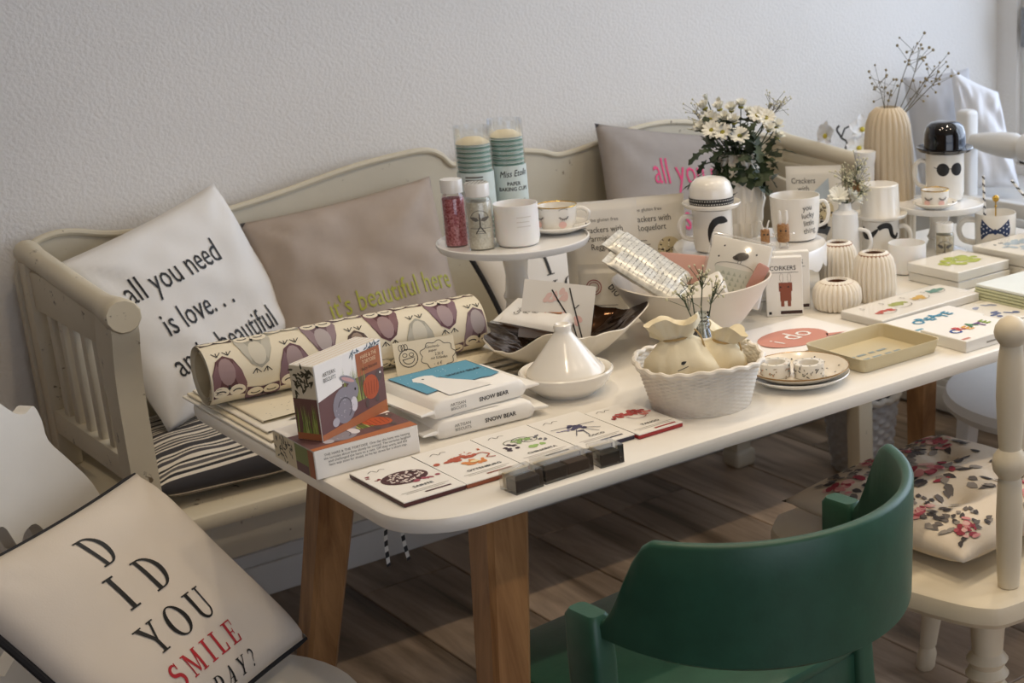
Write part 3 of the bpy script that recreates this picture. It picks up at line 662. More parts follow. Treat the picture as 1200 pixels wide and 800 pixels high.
# each sheet is folded once: two leaves joined by a soft rolled edge on the left; the lower ones stick out further to the front
SH = [('bottom', .752, 1.21, 1.995, 2.068, 2.335, 0), ('second', .758, 1.20, 2.020, 2.080, 2.33, .0044), ('third', .765, 1.195, 2.048, 2.092, 2.325, .0088), ('top', .775, 1.185, 2.085, 2.110, 2.325, .0132)]
for si, (nm, x0, x1, yl, yr, y1, dz) in enumerate(SH):
    t = thing('gift_wrap_sheet', f'folded cream gift wrap sheet, {nm} one of the pile under the owl roll', 'gift wrap', (x0, yl, TZ + dz), 0, GW); w = x1 - x0; R_ = .0019
    def leaf_pt(u, v, si=si, w=w, yl=yl, yr=yr, y1=y1):
        # u runs along the folded section: bottom leaf, roll, top leaf; v from front to back
        if u < .4: x, z = w * (1 - u / .4), .0003
        elif u < .6: a = (u - .4) / .2 * pi; x, z = -R_ * sin(a), .0003 + R_ - R_ * cos(a)
        else: x, z = w * (u - .6) / .4, .0003 + 2 * R_
        f0 = (yr - yl) * max(0, x) / w; y = f0 + (y1 - yl - f0) * v
        if u > .6 and v < .25: z += .0006 * sin(x * 28 + si * 2) * (1 - v * 4)
        return (x, y, z)
    g = G(); g.grid(leaf_pt, 50, 12); part('fold', g, m_paper if si % 2 else m_paper2, t, ang=50, fix=False)
    f = lambda x, y, k, yl=yl, yr=yr, w=w, si=si: Vector((x, y + (yr - yl) * x / w, .0003 + 2 * R_ + .0011 + .0002 * k)); g = G()
    if si == 0: g.ink([(.004, .004), (.03, .002), (.022, .014), (.006, .014)], f, k0); g.ink(rect(.05, .004, .09, .016), f, k2)
    if si == 1: g.ink(leaf2(.10, .012, .05, .014, .1), f, ink('A9A49A')); g.ink(leaf2(.03, .012, .06, .012, .1), f, ink('F4EFE4')); g.ink(rect(.006, .003, .02, .010), f, k0)
    if si == 2: g.ink(leaf2(.10, .014, .045, .009, .15), f, ink('C43A2C')); g.ink(leaf2(.04, .022, .04, .008, .2), f, ink('8D887E')); g.ink(leaf2(.30, .014, .05, .008, .2), f, ink('9A927E'))
    if si == 3:
        random.seed(8)
        for i in range(60): a, b = random.uniform(.01, w - .01), random.uniform(.004, .07); g.ink(ell(a, b, .0012, .0009, 6), f, k2)
    pr('print', g, t)

# roll of owl paper
ra, rb = Vector((.745, 2.222)), Vector((1.180, 2.20)); RL = (rb - ra).length; RR = .0445
t = thing('owl_paper_roll', 'roll of cream wrapping paper printed with rows of sleepy owls', 'gift wrap', (ra.x, ra.y, TZ + .0168), atan2(rb.y - ra.y, rb.x - ra.x))
def rpos(x, a, r): return (x, -r * sin(a), RR + r * cos(a))
def spir(u, v):
    a = 2 * pi * 3.4 * u; r = .033 + (RR - .033) * min(1, u / .70)
    return rpos(v * RL, a + 2.0, r)
part('paper', G().grid(spir, 150, 2), m_paper, t, ang=60)
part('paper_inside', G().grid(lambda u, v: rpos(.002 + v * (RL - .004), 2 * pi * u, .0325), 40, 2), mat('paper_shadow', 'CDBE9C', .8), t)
def rmap(x, y, k): return Vector(rpos(x, pi * .5 - y / RR, RR + .0006 + .0007 * k))
rmap.curved = True
oc = [('5B3438', '7D5A5E', '9A8080'), ('6F5860', '8F7A80', 'ABA0A0'), ('A6A395', 'BDB9AB', 'CFC9B8'), ('4E3B35', '7A655A', '93806F'), ('62404A', '836770', 'A08C8E')]
cream_i = ink('ECE2CC'); g = G()
def owl(g, fn, cx, cy, s, flip, col, lim):
    c0, c1, c2 = (ink(c) for c in col); q = -1 if flip else 1
    T = lambda P: [(cx + a * s, cy + b * s * q) for a, b in P]
    def put(P, m, k):
        P = T(P)
        P = [(min(lim, max(.002, a)), b) for a, b in P]
        if max(a for a, b in P) - min(a for a, b in P) > .0004: g.ink(P, fn, m, k)
    body = [(-.3, .42), (-.33, .2), (-.27, -.1), (-.16, -.34), (0, -.44), (.16, -.34), (.27, -.1), (.33, .2), (.3, .42), (0, .37)]
    put(body, c0, 0)
    put([(-.3, .36), (-.33, .15), (-.26, -.1), (-.15, -.3), (-.12, 0), (-.18, .2)], c1, .4); put([(.3, .36), (.33, .15), (.26, -.1), (.15, -.3), (.12, 0), (.18, .2)], c1, .4)
    put(ell(0, -.12, .15, .26, 14), c2, .7)
    for e in (-.15, .15):
        put(ell(e, .27, .15, .125, 14), cream_i, 1)
        for st in stroke(arcpts(e, .30, .09, .06, 200, 340, 6), .026): put(st, k0, 1.4)
    put([(-.03, .22), (.03, .22), (0, .12)], k0, 1.5)
    for e in (-.1, .1):
        for a in (-.08, 0, .08):
            for st in stroke([(e, -.43), (e + a, -.52)], .016): put(st, k0, .2)
n = 0
for c in range(10):
    for r in range(-1, 2):
        owl(g, rmap, .024 + c * .0495, .002 + r * .0932 + (.040 if c % 2 else 0), .078, c % 2 == 0, oc[(c * 2 + r * 3) % 5], RL - .002)
pr('owl_print', g, t)
part('barcode', (lambda g: (g.ink([rect(.004 + .0012 * i, -.022, .0045 + .0012 * i + (i % 3) * .0002, -.012) for i in range(8)], rmap, k0, 1), g)[1])(G()), None, t, fix=False)

# hare and tortoise boxes: one lying, one standing on it
def foliage(g, f, x0, x1, y0, y1, n, col, s=.008):
    for i in range(n):
        x, y = random.uniform(x0, x1), random.uniform(y0, y1); g.ink(leaf2(x, y, s, s * .3, random.uniform(0, 6.28)), f, col, .8)
def grass(g, f, x0, x1, y0, h, n):
    for i in range(n):
        x = random.uniform(x0, x1); hh = h * random.uniform(.5, 1)
        g.ink([(x - .0009, y0), (x + .0009, y0), (x + random.uniform(-.004, .004), y0 + hh)], f, ink(random.choice(['7B8B3A', '93A04A', '5F7032', 'A7AC62'])), .9 + .01 * i)
def hare_scene(g, f, w, h, full=True):
    g.ink(rect(0, 0, w, h), f, ink('EDE9E4'), 0)
    g.ink(rect(0, 0, w, h * .62), f, ink('6B4A48'), .2); g.ink([(0, 0), (w, 0), (w, h * .16), (0, h * .08)], f, ink('B06A40'), .4)
    if full: g.ink([(0, h * .52), (w * .36, h * .60), (w * .42, h), (0, h)], f, ink('F0ECE6'), .5)
    grass(g, f, w * .36, w * .72, h * .3, h * .55, 40)
    G_, D_ = ink('8D8890'), ink('B7B2B8')
    g.ink(ell(w * .36, h * .34, w * .17, h * .24, 20), f, G_, 1.3); g.ink(ell(w * .50, h * .48, w * .09, h * .13, 16), f, G_, 1.5); g.ink(ell(w * .21, h * .17, w * .05, h * .06, 12), f, D_, 1.6)
    g.ink(ell(w * .45, h * .65, w * .13, h * .05, 14, -.45), f, G_, 1.7); g.ink(ell(w * .45, h * .65, w * .10, h * .025, 14, -.45), f, ink('C79A98'), 1.9)
    g.ink(ell(w * .54, h * .49, w * .014, h * .02, 8), f, k0, 2.0); g.ink(ell(w * .5, h * .3, w * .05, h * .1, 12), f, ink('D9D5D8'), 1.8); g.ink(stroke(arcpts(w * .36, h * .3, w * .1, h * .14, -60, 160, 10), w * .012), f, ink('5F5A60'), 2)
    for i in range(26):
        a, b = random.uniform(-1, 1), random.uniform(-1, 1)
        if a * a + b * b < .8: g.ink(ell(w * (.36 + .15 * a), h * (.34 + .2 * b), w * .006, h * .009, 6), f, D_, 1.95)
    T_ = ink('B5532A')
    g.ink(ell(w * .78, h * .42, w * .12, h * .17, 16, .5), f, T_, 1.3); g.ink(ell(w * .92, h * .53, w * .05, h * .08, 12), f, ink('5A4A46'), 1.2)
    g.ink(ell(w * .94, h * .56, w * .012, h * .016, 8), f, ink('F0ECE6'), 1.5); g.ink(ell(w * .70, h * .22, w * .03, h * .06, 10), f, ink('5A4A46'), 1.2); g.ink(ell(w * .86, h * .24, w * .03, h * .06, 10), f, ink('5A4A46'), 1.2)
    for a in range(5): g.ink(stroke([(w * (.70 + .04 * a), h * .32), (w * (.70 + .045 * a), h * .5)], w * .008), f, ink('8A3A1E'), 1.6)
    if full:
        g.ink(rect(w * .60, h * .62, w * .97, h * .93), f, ink('A5603A'), 1.1); g.text('HARE & THE\nTORTOISE', f, ink('E6C9A0'), w * .785, h * .84, h * .075, .8, k=5); g.text('baby biscuits', f, ink('3C241A'), w * .785, h * .68, h * .07, .9, k=5)
        g.text('ARTISAN\nBISCUITS', f, k0, w * .19, h * .82, h * .075, .8, k=4); foliage(g, f, w * .5, w * .95, h * .93, h * .98, 24, ink('5F6E78'), .008)
W_, D_, H_ = .147, .128, .040
t = thing('biscuit_box', 'hare and tortoise biscuit box lying flat at the table corner', 'box', (.742, 1.845, TZ), .0)
part('carton', G().rbox(0, W_, 0, D_, 0, H_, .0012, 1), m_card, t)
g = G(); f = plane_map((0, 0, 0), (1, 0, 0), (0, 0, 1))
g.text('THE HARE & THE TORTOISE  One day the hare was teasing\nthe tortoise about how slowly he moved. The tortoise laughed\nand challenged the hare to a race. Off they went, and the\nhare was soon far ahead, so he lay down for a short nap.', f, ink('4A4640'), W_ * .5, H_ * .76, .0048, 1.0)
f = plane_map((0, D_, 0), (0, -1, 0), (0, 0, 1)); g.ink(rect(.001, .001, D_ - .001, H_ - .001), f, ink('D8CCAE'), 0); foliage(g, f, .008, .06, .005, .036, 34, ink('43402E'), .009); g.ink(rect(.07, .001, D_ - .001, H_ - .001), f, ink('7A8448'), .5); g.ink(rect(.07, .001, D_ - .02, .014), f, ink('6B4A48'), .7); g.ink(rect(D_ - .018, .001, D_ - .001, H_ - .001), f, ink('A5603A'), .8)
f = plane_map((0, 0, H_), (1, 0, 0), (0, 1, 0)); hare_scene(g, f, W_, D_, False); pr('print', g, t)
W_, D_, H_ = .138, .040, .104
t = thing('biscuit_box', 'hare and tortoise biscuit box standing upright on the lying box', 'box', (.768, 1.872, TZ + .0404), radians(27))
part('carton', G().rbox(0, W_, 0, D_, 0, H_, .0012, 1), m_card, t)
g = G(); f = plane_map((0, 0, 0), (1, 0, 0), (0, 0, 1)); hare_scene(g, f, W_, H_)
f = plane_map((0, D_, 0), (0, -1, 0), (0, 0, 1)); g.ink(rect(.001, .001, D_ - .001, H_ - .001), f, ink('D9CDB2'), 0); g.ink(rect(.001, .001, D_ - .001, H_ * .56), f, ink('6E4A42'), .2); g.ink(rect(.001, .001, D_ - .001, H_ * .1), f, ink('A9663C'), .4); grass(g, f, .004, D_ - .004, H_ * .1, H_ * .45, 34); foliage(g, f, .004, D_ - .004, H_ * .62, H_ * .97, 40, ink('4A442E'), .010)
f = plane_map((0, 0, H_), (1, 0, 0), (0, 1, 0))
for i in range(5): g.ink(rect(.002, .004 + i * .0075, W_ - .002, .005 + i * .0075), f, ink('D9BFA0'), 0)
pr('print', g, t)

# price note
t = thing('price_note', 'hand-drawn price note with smiling face and speech cloud propped on gift wrap', 'note card', (1.050, 2.122, TZ + .0178), radians(-14)); t.rotation_euler = (radians(-14), 0, radians(-14))
part('card', G().box(-.047, .047, -.0006, .0006, 0, .054), m_paper, t)
g = G(); f = plane_map((0, -.0006, 0), (1, 0, 0), (0, 0, 1))
g.ink(stroke(arcpts(-.026, .028, .014, .014, 0, 360, 22), .0012), f, k0); g.ink(stroke(arcpts(-.026, .027, .009, .008, 180, 360, 10), .0011), f, k0); g.ink(stroke([(-.035, .026), (-.017, .029)], .0011), f, k0)
for e in (-.031, -.021): g.ink(stroke(arcpts(e, .033, .0035, .003, 0, 360, 10), .0009), f, k0)
for e in (-.036, -.032, -.028): g.ink(stroke(arcpts(e, .045, .003, .005, 0, 360, 10), .0008), f, k0)
cl_ = [(.019 + (.026 + .0022 * cos(9 * a)) * cos(a), .027 + (.021 + .0018 * cos(9 * a)) * sin(a)) for a in [2 * pi * i / 60 for i in range(61)]]
g.ink(stroke(cl_, .0009), f, k0); g.text('Geschenk-\npapier', f, k0, .013, .039, .006, .85, sh=.2); g.text('2,50 \u20ac\nmit Schleifen', f, k0, .021, .0265, .006, .85, sh=.2); g.text('-  6 \u20ac', f, k0, .017, .0115, .0065, .85, sh=.2); pr('drawing', g, t)

# two packs of snow bear biscuits
def snow(label, x, y, z, rz):
    t = thing('biscuit_pack', label, 'biscuit pack', (x, y, z), rz, 'snow bear biscuit packs'); w, d, h = .150, .150, .028
    g = G(); rings = []
    for u, s, sz in ((-.022, 1.03, .10), (-.001, 1.0, .22), (.003, .98, .86), (.012, 1, 1), (w * .5, 1, 1.02), (w - .012, 1, 1), (w - .003, .98, .86), (w + .001, 1, .22), (w + .022, 1.03, .10)):
        zc = h * .45; hh = h / 2 * sz; yy = d / 2 * s; zc = max(hh, zc if sz < .9 else h / 2); e = min(.004, hh * .6)
        rings.append([(u, a, b) for a, b in [(-yy, zc - hh + e), (-yy + e, zc - hh), (yy - e, zc - hh), (yy, zc - hh + e), (yy, zc + hh - e), (yy - e, zc + hh), (-yy + e, zc + hh), (-yy, zc + hh - e)]])
    loft(g, rings); part('wrapper', g, m_card, t, ang=45)
    g = G(); f = plane_map((0, -d / 2 + .0005, h * 1.02 + .0006), (1, 0, 0), (0, 1, 0))
    rag = [(a, b * .92 - .003) for a, b in [(.012, .04), (.035, .046), (.05, .10), (.068, .105), (.075, .072), (.09, .05), (.105, .052), (.12, .048), (.138, .055), (.139, .10), (.14, .155), (.1, .158), (.06, .156), (.012, .158)]]
    g.ink(rag, f, ink('5C9BB4'), 0); g.ink(stroke(rag + [rag[0]], .001), f, ink('2F4A58'), .5)
    g.ink([(.03, .006), (.034, .085), (.028, .10), (.034, .113), (.045, .116), (.056, .115), (.064, .108), (.063, .095), (.075, .07), (.09, .044), (.1, .006)], f, ink('EDEAE4'), 1); g.ink(ell(.044, .10, .002, .0022, 8), f, k0, 2)
    g.text('SNOW BEAR', f, ink('1F2F3A'), .104, .085, .0105, .95, .02, 0, 3)
    for i in range(22): g.ink(ell(random.uniform(.014, .137), random.uniform(.06, .140), .0008, .0008, 6), f, ink('DCE9EE'), 1.5)
    f = plane_map((0, -d / 2, 0), (1, 0, 0), (0, 0, 1)); g.text('SNOW BEAR', f, ink('33302E'), .096, .011, .0085, 1, .02); g.text('ARTISAN\nBISCUITS', f, ink('6A6660'), .038, .015, .0062, 1)
    pr('print', g, t)
snow('snow bear biscuit pack in white wrapper, lower one of the two', .932, 1.942, TZ, radians(-3)); snow('snow bear biscuit pack with blue bear print on top of the other', .924, 1.945, TZ + .0292, radians(3))

# five chocolate bars in a row
def bar(x0, x1, y0, y1, label, edge, title, draw, rz):
    t = thing('chocolate_bar', label, 'chocolate bar', ((x0 + x1) / 2, (y0 + y1) / 2, TZ), rz, 'flat chocolate bars in a row'); w, d = (x1 - x0) / 2, (y1 - y0) / 2
    part('chocolate', G().rbox(-w, w, -d, d, .0002, .006, .001, 1), ink(edge, .45), t); part('sleeve', G().box(-w, w, -d, d, .0061, .0075), m_card, t)
    g = G(); f = plane_map((0, 0, .0075), (1, 0, 0), (0, 1, 0)); draw(g, f); g.text(title, f, k0, .004, -.038, .0085, 1, .02)
    g.ink([rect(-.032, -.0475, .034, -.0465), rect(-.028, -.0525, .026, -.0515)], f, k2); g.ink(rect(-.006, -.062, .03, -.058), f, ink(edge if edge not in ('E8E2D8',) else '8A2A2A'))
    g.ink(stroke(catmull([(-.028, .052), (-.02, .058), (-.016, .05), (-.01, .056), (-.004, .053)], 4), .0011), f, k1); pr('print', g, t)
def blobs(g, f, spec, seed):
    random.seed(seed)
    for col, cx, cy, rx, ry, n, s in spec:
        for i in range(n):
            a, d = random.uniform(0, 6.28), sqrt(random.random())
            x, y = cx + rx * d * cos(a), cy + ry * d * sin(a)
            g.ink(ell(x, y, s * random.uniform(.6, 1.2), s * random.uniform(.4, .8), 10, random.uniform(0, 3)), f, ink(col), .05 * i)
def d1(g, f):
    g.ink(ell(0, .006, .031, .024, 24), f, ink('4A2426'), 0); blobs(g, f, [('E6DAD2', 0, .006, .026, .019, 60, .0026), ('A04A5A', .02, -.018, .018, .006, 8, .005), ('8A3A3A', -.03, .03, .012, .012, 8, .0028)], 1)
def d2(g, f):
    blobs(g, f, [('B5563A', -.01, .016, .028, .006, 22, .006), ('D98A4A', .005, -.008, .014, .010, 16, .006), ('C4603A', .02, .028, .016, .01, 12, .0018)], 2); g.ink(stroke(catmull([(.015, .012), (.028, .016), (.034, .004), (.026, -.004), (.036, -.01)], 4), .0022), f, ink('B5563A'), 2); g.ink(ell(.005, -.008, .006, .0045, 14), f, ink('EBD9A8'), 2.5)
def d3(g, f):
    for a, b, r in ((-.01, .02, .012), (.004, .022, .012), (.014, .014, .011)): g.ink(stroke(arcpts(a, b, r, r * .8, 0, 360, 20), .0014), f, ink('4A5A3A'), 0)
    blobs(g, f, [('8FAE6A', .0, .018, .016, .008, 10, .0045), ('3A2A38', -.024, .004, .012, .012, 9, .0042), ('9CBE70', .008, -.012, .012, .007, 7, .006), ('6A6A70', .026, .008, .012, .014, 9, .0038)], 3)
def d4(g, f):
    blobs(g, f, [('4A4668', .0, .008, .010, .016, 24, .0046), ('8A86A0', -.024, .008, .012, .004, 7, .003)], 4)
    for a in ((-.006, 0, -.02, -.022), (.0, -.006, -.004, -.03), (.006, -.004, .016, -.024), (.008, .002, .026, -.012), (-.034, .022, .032, .014)): g.ink(stroke([(a[0], a[1]), (a[2], a[3])], .0014), f, ink('3A3650'), 2)
def d5(g, f):
    blobs(g, f, [('B0413A', .004, .02, .026, .009, 26, .0055), ('D98078', .02, .008, .014, .008, 9, .0042), ('8C2A2A', -.02, .018, .014, .006, 8, .0035)], 5); g.ink(stroke(catmull([(-.006, .01), (-.002, -.006), (.012, -.01), (.02, -.004)], 4), .0012), f, ink('8C2A2A'), 2)
BY0, BY1 = 1.674, 1.822
bar(.776, .862, BY0, BY1, 'white chocolate bar with dark edge and pomegranate drawing, leftmost of the row', '4A1A1C', 'SAINTE', d1, radians(.5))
bar(.8635, .951, BY0, BY1, 'white chocolate bar with orange fruit drawing, second from the left', '8E4A2E', 'OTTENBURG', d2, 0)
bar(.9525, 1.0395, BY0 + .002, BY1, 'white chocolate bar with green fruit drawing in the middle of the row', '26221F', 'CHINARITA', d3, 0)
bar(1.041, 1.1245, BY0 + .001, BY1 - .002, 'white chocolate bar with violet insect drawing, second from the right', '2E2A3E', 'COCO', d4, 0)
bar(1.126, 1.2025, BY0 - .006, BY1 - .02, 'white chocolate bar with red berry drawing next to the wicker basket', 'A02A2A', 'TANGO', d5, radians(.5))

# clear plastic boxes of dark chocolates on the front edge
def cbox(x, y, w, rz, label, cols):
    d, h = .036, .026; t = thing('clear_box', label, 'box', (x, y, TZ), rz, 'clear chocolate boxes on the table edge')
    part('shell', G().box(-w / 2, w / 2, -d / 2, d / 2, .0003, h), clear('acetate', (.92, .91, .89), .3, .10), t)
    n = len(cols); c = (w - .004) / n
    for i, col in enumerate(cols): part('block', G().rbox(-w / 2 + .002 + i * c, -w / 2 + .002 + (i + 1) * c - .002, -d / 2 + .002, d / 2 - .012, .002, h - .008, .001, 1), mat('choc_' + col, col, .4), t)
    part('strip', G().box(-w / 2 + .003, w / 2 - .003, d / 2 - .009, d / 2 - .003, .002, h - .004), m_paper, t)
cbox(.916, 1.628, .042, radians(4), 'small clear plastic box with one dark chocolate at left on the front edge', ['22252C', ])
cbox(.979, 1.632, .074, radians(1), 'long clear plastic box with black and brown chocolates beside two smaller ones', ['1C1C1E', '3A2A22'])
cbox(1.044, 1.628, .036, radians(-3), 'small clear plastic box with black chocolate at the right end', ['1A1B1E', ])

# tagine
t = thing('tagine', 'small white ceramic tagine with pointed conical lid', 'tagine', (1.178, 1.928, TZ))
part('dish', G().lathe([(0, 0), (.042, 0), (.046, .004), (.062, .016), (.070, .030), (.0715, .036), (.069, .038), (.065, .036), (.06, .028), (0, .026)], 56), m_porc, t)
part('lid', G().lathe([(.058, .030), (.0595, .034), (.058, .038), (.047, .050), (.035, .066), (.023, .082), (.0135, .095), (.0125, .099), (.0135, .103), (.013, .107), (.010, .109), (.007, .106), (0, .105)], 56), m_porc, t)

# ruffled bowl with bronze lining and what it holds
rbx, rby = 1.272, 2.088; t = thing('ruffled_bowl', 'cream ruffled ceramic bowl with shiny bronze lining', 'bowl', (rbx, rby, TZ), radians(-44))
def ruf(th, r, z, j):
    r *= .93; q = r / .13
    wob = 1 + q * (.06 * sin(3 * th + 1) + .05 * sin(5 * th + .4) + .03 * sin(9 * th))
    return r * wob * (1.06 if abs(cos(th)) > .6 else .98), z + q * q * (.010 * sin(4 * th + .8) + .006 * sin(7 * th) + .012 * cos(th))
part('bowl', G().lathe([(0, 0), (.05, 0), (.055, .004), (.085, .022), (.115, .045), (.131, .060), (.1295, .0615)], 90, fn=ruf), mat('bowl_cream', 'E2DACB', .5, var=.03), t, ang=60)
def ruf2(th, r, z, j):
    r, z = ruf(th, r, z, j); n_ = noise.noise(Vector((r * 40 * cos(th), r * 40 * sin(th), 3.3))) + .6 * noise.noise(Vector((r * 90 * cos(th), r * 90 * sin(th), 1.3)))
    return r, z + n_ * .0035
lin_p = [(.1295, .0615)] + [(.1285 - .1285 * i / 26, .0608 - .054 * (i / 26) ** .75 if i < 27 else 0) for i in range(1, 27)]
part('lining', G().lathe([(r, max(z, .005)) for r, z in lin_p], 110, fn=ruf2), mat('bronze_lustre', '4A3322', .16, .9, var=.2, vscale=40), t, 'crumpled dark bronze lining', ang=80)
# blossom card leaning in it
t = thing('greeting_card', 'white square card with pink blossom and bare branches leaning in the ruffled bowl', 'card', (1.256, 2.085, .775)); t.rotation_euler = (radians(-20), radians(8), radians(-42))
part('card', G().box(-.058, .058, -.0012, .0012, 0, .095), m_card, t)
g = G(); f = plane_map((0, -.0012, 0), (1, 0, 0), (0, 0, 1)); blobs(g, f, [('E8C8C0', .0, .07, .03, .014, 12, .006), ('E6BDB6', .01, .035, .03, .012, 12, .006)], 7)
g.ink(stroke([(.040, .0), (.028, .03), (.004, .06), (-.012, .082)], .0022), f, k0, 2); g.ink(stroke([(.046, .006), (.034, .038), (.022, .07), (.016, .088)], .0022), f, k0, 2); g.ink(stroke([(.012, .05), (.006, .058)], .0015), f, k0, 2); g.ink(stroke([(.004, .06), (-.002, .066)], .0015), f, k0, 2); g.ink(stroke([(.028, .055), (.034, .062)], .0015), f, k0, 2); pr('drawing', g, t)
def orient(o, zax, front):
    Z = Vector(zax).normalized(); Yv = -(Vector(front) - Z * Vector(front).dot(Z)).normalized(); Xv = Yv.cross(Z)
    o.rotation_euler = Matrix((Xv, Yv, Z)).transposed().to_euler()
# folded cracker bag lying in it
def pouch(w, h, tk, m, t, top_t=.12, seal=.012, nm='bag', seed=0):
    def b(u, v):
        e = (1 - (2 * u - 1) ** 4) ** .6 * (min(1, v / .06) ** .5) * (top_t + (1 - top_t) * (1 - v) ** .8) * (0.06 if v > 1 - seal / h else 1)
        return tk / 2 * e + .0015 * noise.noise(Vector((u * 5, v * 6, seed))) * e
    g = G(); g.grid(lambda u, v: ((u - .5) * w, -b(u, v) - .0004, v * h), 24, 30); g.grid(lambda u, v: ((.5 - u) * w, b(u, v) + .0004, v * h), 24, 30)
    me = g.mesh(nm, [m], 50); part(nm, me, None, t)
    def fn(x, y, k):
        u, v = x / w + .5, y / h; return Vector((x, -b(u, v) - .0013 - .0003 * k, y))
    fn.curved = True
    return fn
m_bag = mat('bag_film', 'E4DED2', .42, var=.02); m_bagw = mat('bag_white', 'ECEAE6', .35, var=.02)
t = thing('cracker_bag', 'white printed cracker bag lying in the ruffled bowl', 'food bag', (1.292, 2.075, .800)); orient(t, -RT * .95 + UP * .18 + FW * .12, UP * .85 - FW * .4)
fn = pouch(.10, .12, .03, m_bagw, t, .5, seed=2)
g = G(); g.text('Crackers with\nParmigiano\nReggiano', fn, k1, 0, .085, .014, .8); g.ink(rect(-.01, .02, .02, .045), fn, m_kraft, .5); g.ink(stroke(arcpts(.03, .03, .01, .01, 0, 360, 16), .0012), fn, ink('9A4A4A')); pr('print', g, t)

# left cake stand
def stand(name, label, x, y, h, r, scallop=False):
    t = thing(name, label, 'cake stand', (x, y, TZ), 0, 'white cake stands')
    part('foot', G().lathe([(0, 0), (.054, 0), (.058, .003), (.057, .007), (.04, .013), (.026, .02), (.022, h * .3), (.026, h * .36), (.022, h * .42), (.019, h * .6), (.022, h * .78), (.03, h - .02), (.034, h - .012), (0, h - .012)], 40), m_porc, t)
    if scallop:
        part('plate', G().lathe([(0, h - .012), (r * .8, h - .012), (r * .97, h - .014), (r * .985, h - .028), (r, h - .028), (r, h - .003), (r * .985, h + .002), (r * .95, h), (0, h)], 120, fn=lambda th, a, z, j: (a, z - (.012 * abs(sin(th * 9)) if j in (3, 4) else 0))), m_porcw, t)
    else:
        part('plate', G().lathe([(0, h - .012), (r * .75, h - .012), (r * .97, h - .008), (r, h - .001), (r, h + .004), (r * .98, h + .005), (r * .96, h), (0, h)], 72), m_porcw, t)
    return t
S1 = (1.333, 2.318); S1Z = TZ + .155
stand('cake_stand', 'white cake stand carrying sprinkle jars and baking cups at left', *S1, .155, .131)
def jar(x, y, z, r, h, label, fill, lidstripe, motif):
    t = thing('sprinkle_jar', label, 'jar', (x, y, z + .0002), facing(x, y), 'glass sprinkle jars')
    part('sprinkles', G().lathe([(0, .002), (r * .9, .002), (r * .9, h * .72), (0, h * .73)], 24), fill, t)
    part('glass', G().lathe([(0, 0), (r * .96, 0), (r, .003), (r, h * .7), (r * .92, h * .76), (r * .8, h * .79), (r * .8, h * .83)], 32), m_glass, t)
    lid = part('lid', G().lathe([(r * .84, h * .80), (r * .92, h * .805), (r * .93, h * .985), (r * .9, h), (0, h)], 32), m_porcw, t)
    if lidstripe:
        g = G(); f = plane_map((0, 0, h), (0, 1, 0), (-1, 0, 0))
        for i in range(-3, 4): g.ink(stroke([(i * .006 - .004, -sqrt(max(0, (r * .8) ** 2 - (i * .006) ** 2))), (i * .006 + .004, sqrt(max(0, (r * .8) ** 2 - (i * .006) ** 2)))], .0015), f, k0)
        pr('stripes', g, lid)
    if motif:
        g = G(); f = cyl_map(r, 0, 0); f.curved = True
        g.ink(stroke(arcpts(0, h * .45, r * .75, h * .16, 15, 165, 12), .0009), f, k1); g.ink(stroke([(0, h * .36), (0, h * .56)], .0016), f, k0)
        for s in (-1, 1): g.ink(leaf2(s * .002, h * .46, .016 * s, .007, .35 * s), f, k1); g.ink(stroke([(s * .001, h * .36), (s * .008, h * .26)], .0014), f, k0)
        g.ink(stroke([(-r * .8, h * .34), (r * .8, h * .34)], .0008), f, k1); g.ink([rect(-.008, h * .29, .008, h * .30), rect(-.006, h * .26, .006, h * .27)], f, k2); pr('label_print', g, t)
def speckle(name, c1, c2, s):
    m = mat(name, c1, .5, var=0, bump=.6, bscale=s * .7, bdist=.002)
    nt = m.node_tree; N = nt.nodes; L = nt.links; vo = N.new('ShaderNodeTexVoronoi'); vo.inputs['Scale'].default_value = s
    tc = N.new('ShaderNodeTexCoord'); L.new(tc.outputs['Object'], vo.inputs['Vector']); sp = N.new('ShaderNodeSeparateColor'); L.new(vo.outputs['Color'], sp.inputs[0])
    cr = N.new('ShaderNodeValToRGB'); cr.color_ramp.elements[0].color = lin(c1) + (1,); cr.color_ramp.elements[1].color = lin(c2) + (1,); L.new(sp.outputs[0], cr.inputs[0]); L.new(cr.outputs[0], N['Principled BSDF'].inputs['Base Color']); return m
jar(1.245, 2.355, S1Z, .020, .115, 'glass jar of red and pink sugar sprinkles with plain white lid', speckle('red_sugar', '9E2A34', 'E09A9E', 340), False, False)
jar(1.262, 2.300, S1Z, .022, .113, 'glass jar of white sugar strands with striped lid', speckle('white_sugar', 'D8D0BC', 'F2ECDC', 300), True, True)
# cups
def mug(label, x, y, z, r, h, hdir, m, group, handle=True, name='mug', cat='mug', taper=.0, hs=1.0, round_=0.0):
    t = thing(name, label, cat, (x, y, z + .0002), 0, group)
    P = [(0, .001), (r * (.80 - round_), 0), (r * (.93 - round_), .003), (r * (1 - taper - round_ * .3), h * .2), (r * (1 - taper * .6), h * .5), (r, h * .97), (r * .995, h), (r * .97, h), (r * .955, h * .97), (r * .94 - taper * r, h * .3), (r * .85 - taper * r, h * .08), (0, h * .06)]
    part('body', G().lathe(P, 48), m, t)
    if handle:
        c, s = cos(hdir), sin(hdir); pts = [(r * .95 + d * hs, zz) for d, zz in ((-.004, h * .80), (.012, h * .84), (.022, h * .72), (.023, h * .52), (.016, h * .34), (-.004, h * .26))]
        part('handle', G().tube([(a * c, a * s, b) for a, b in catmull(pts, 4)], .0042 * hs, 8), m, t)
    return t
m_frost = mat('frosted_white', 'F1EEEA', .35, var=.01, sub=.2)
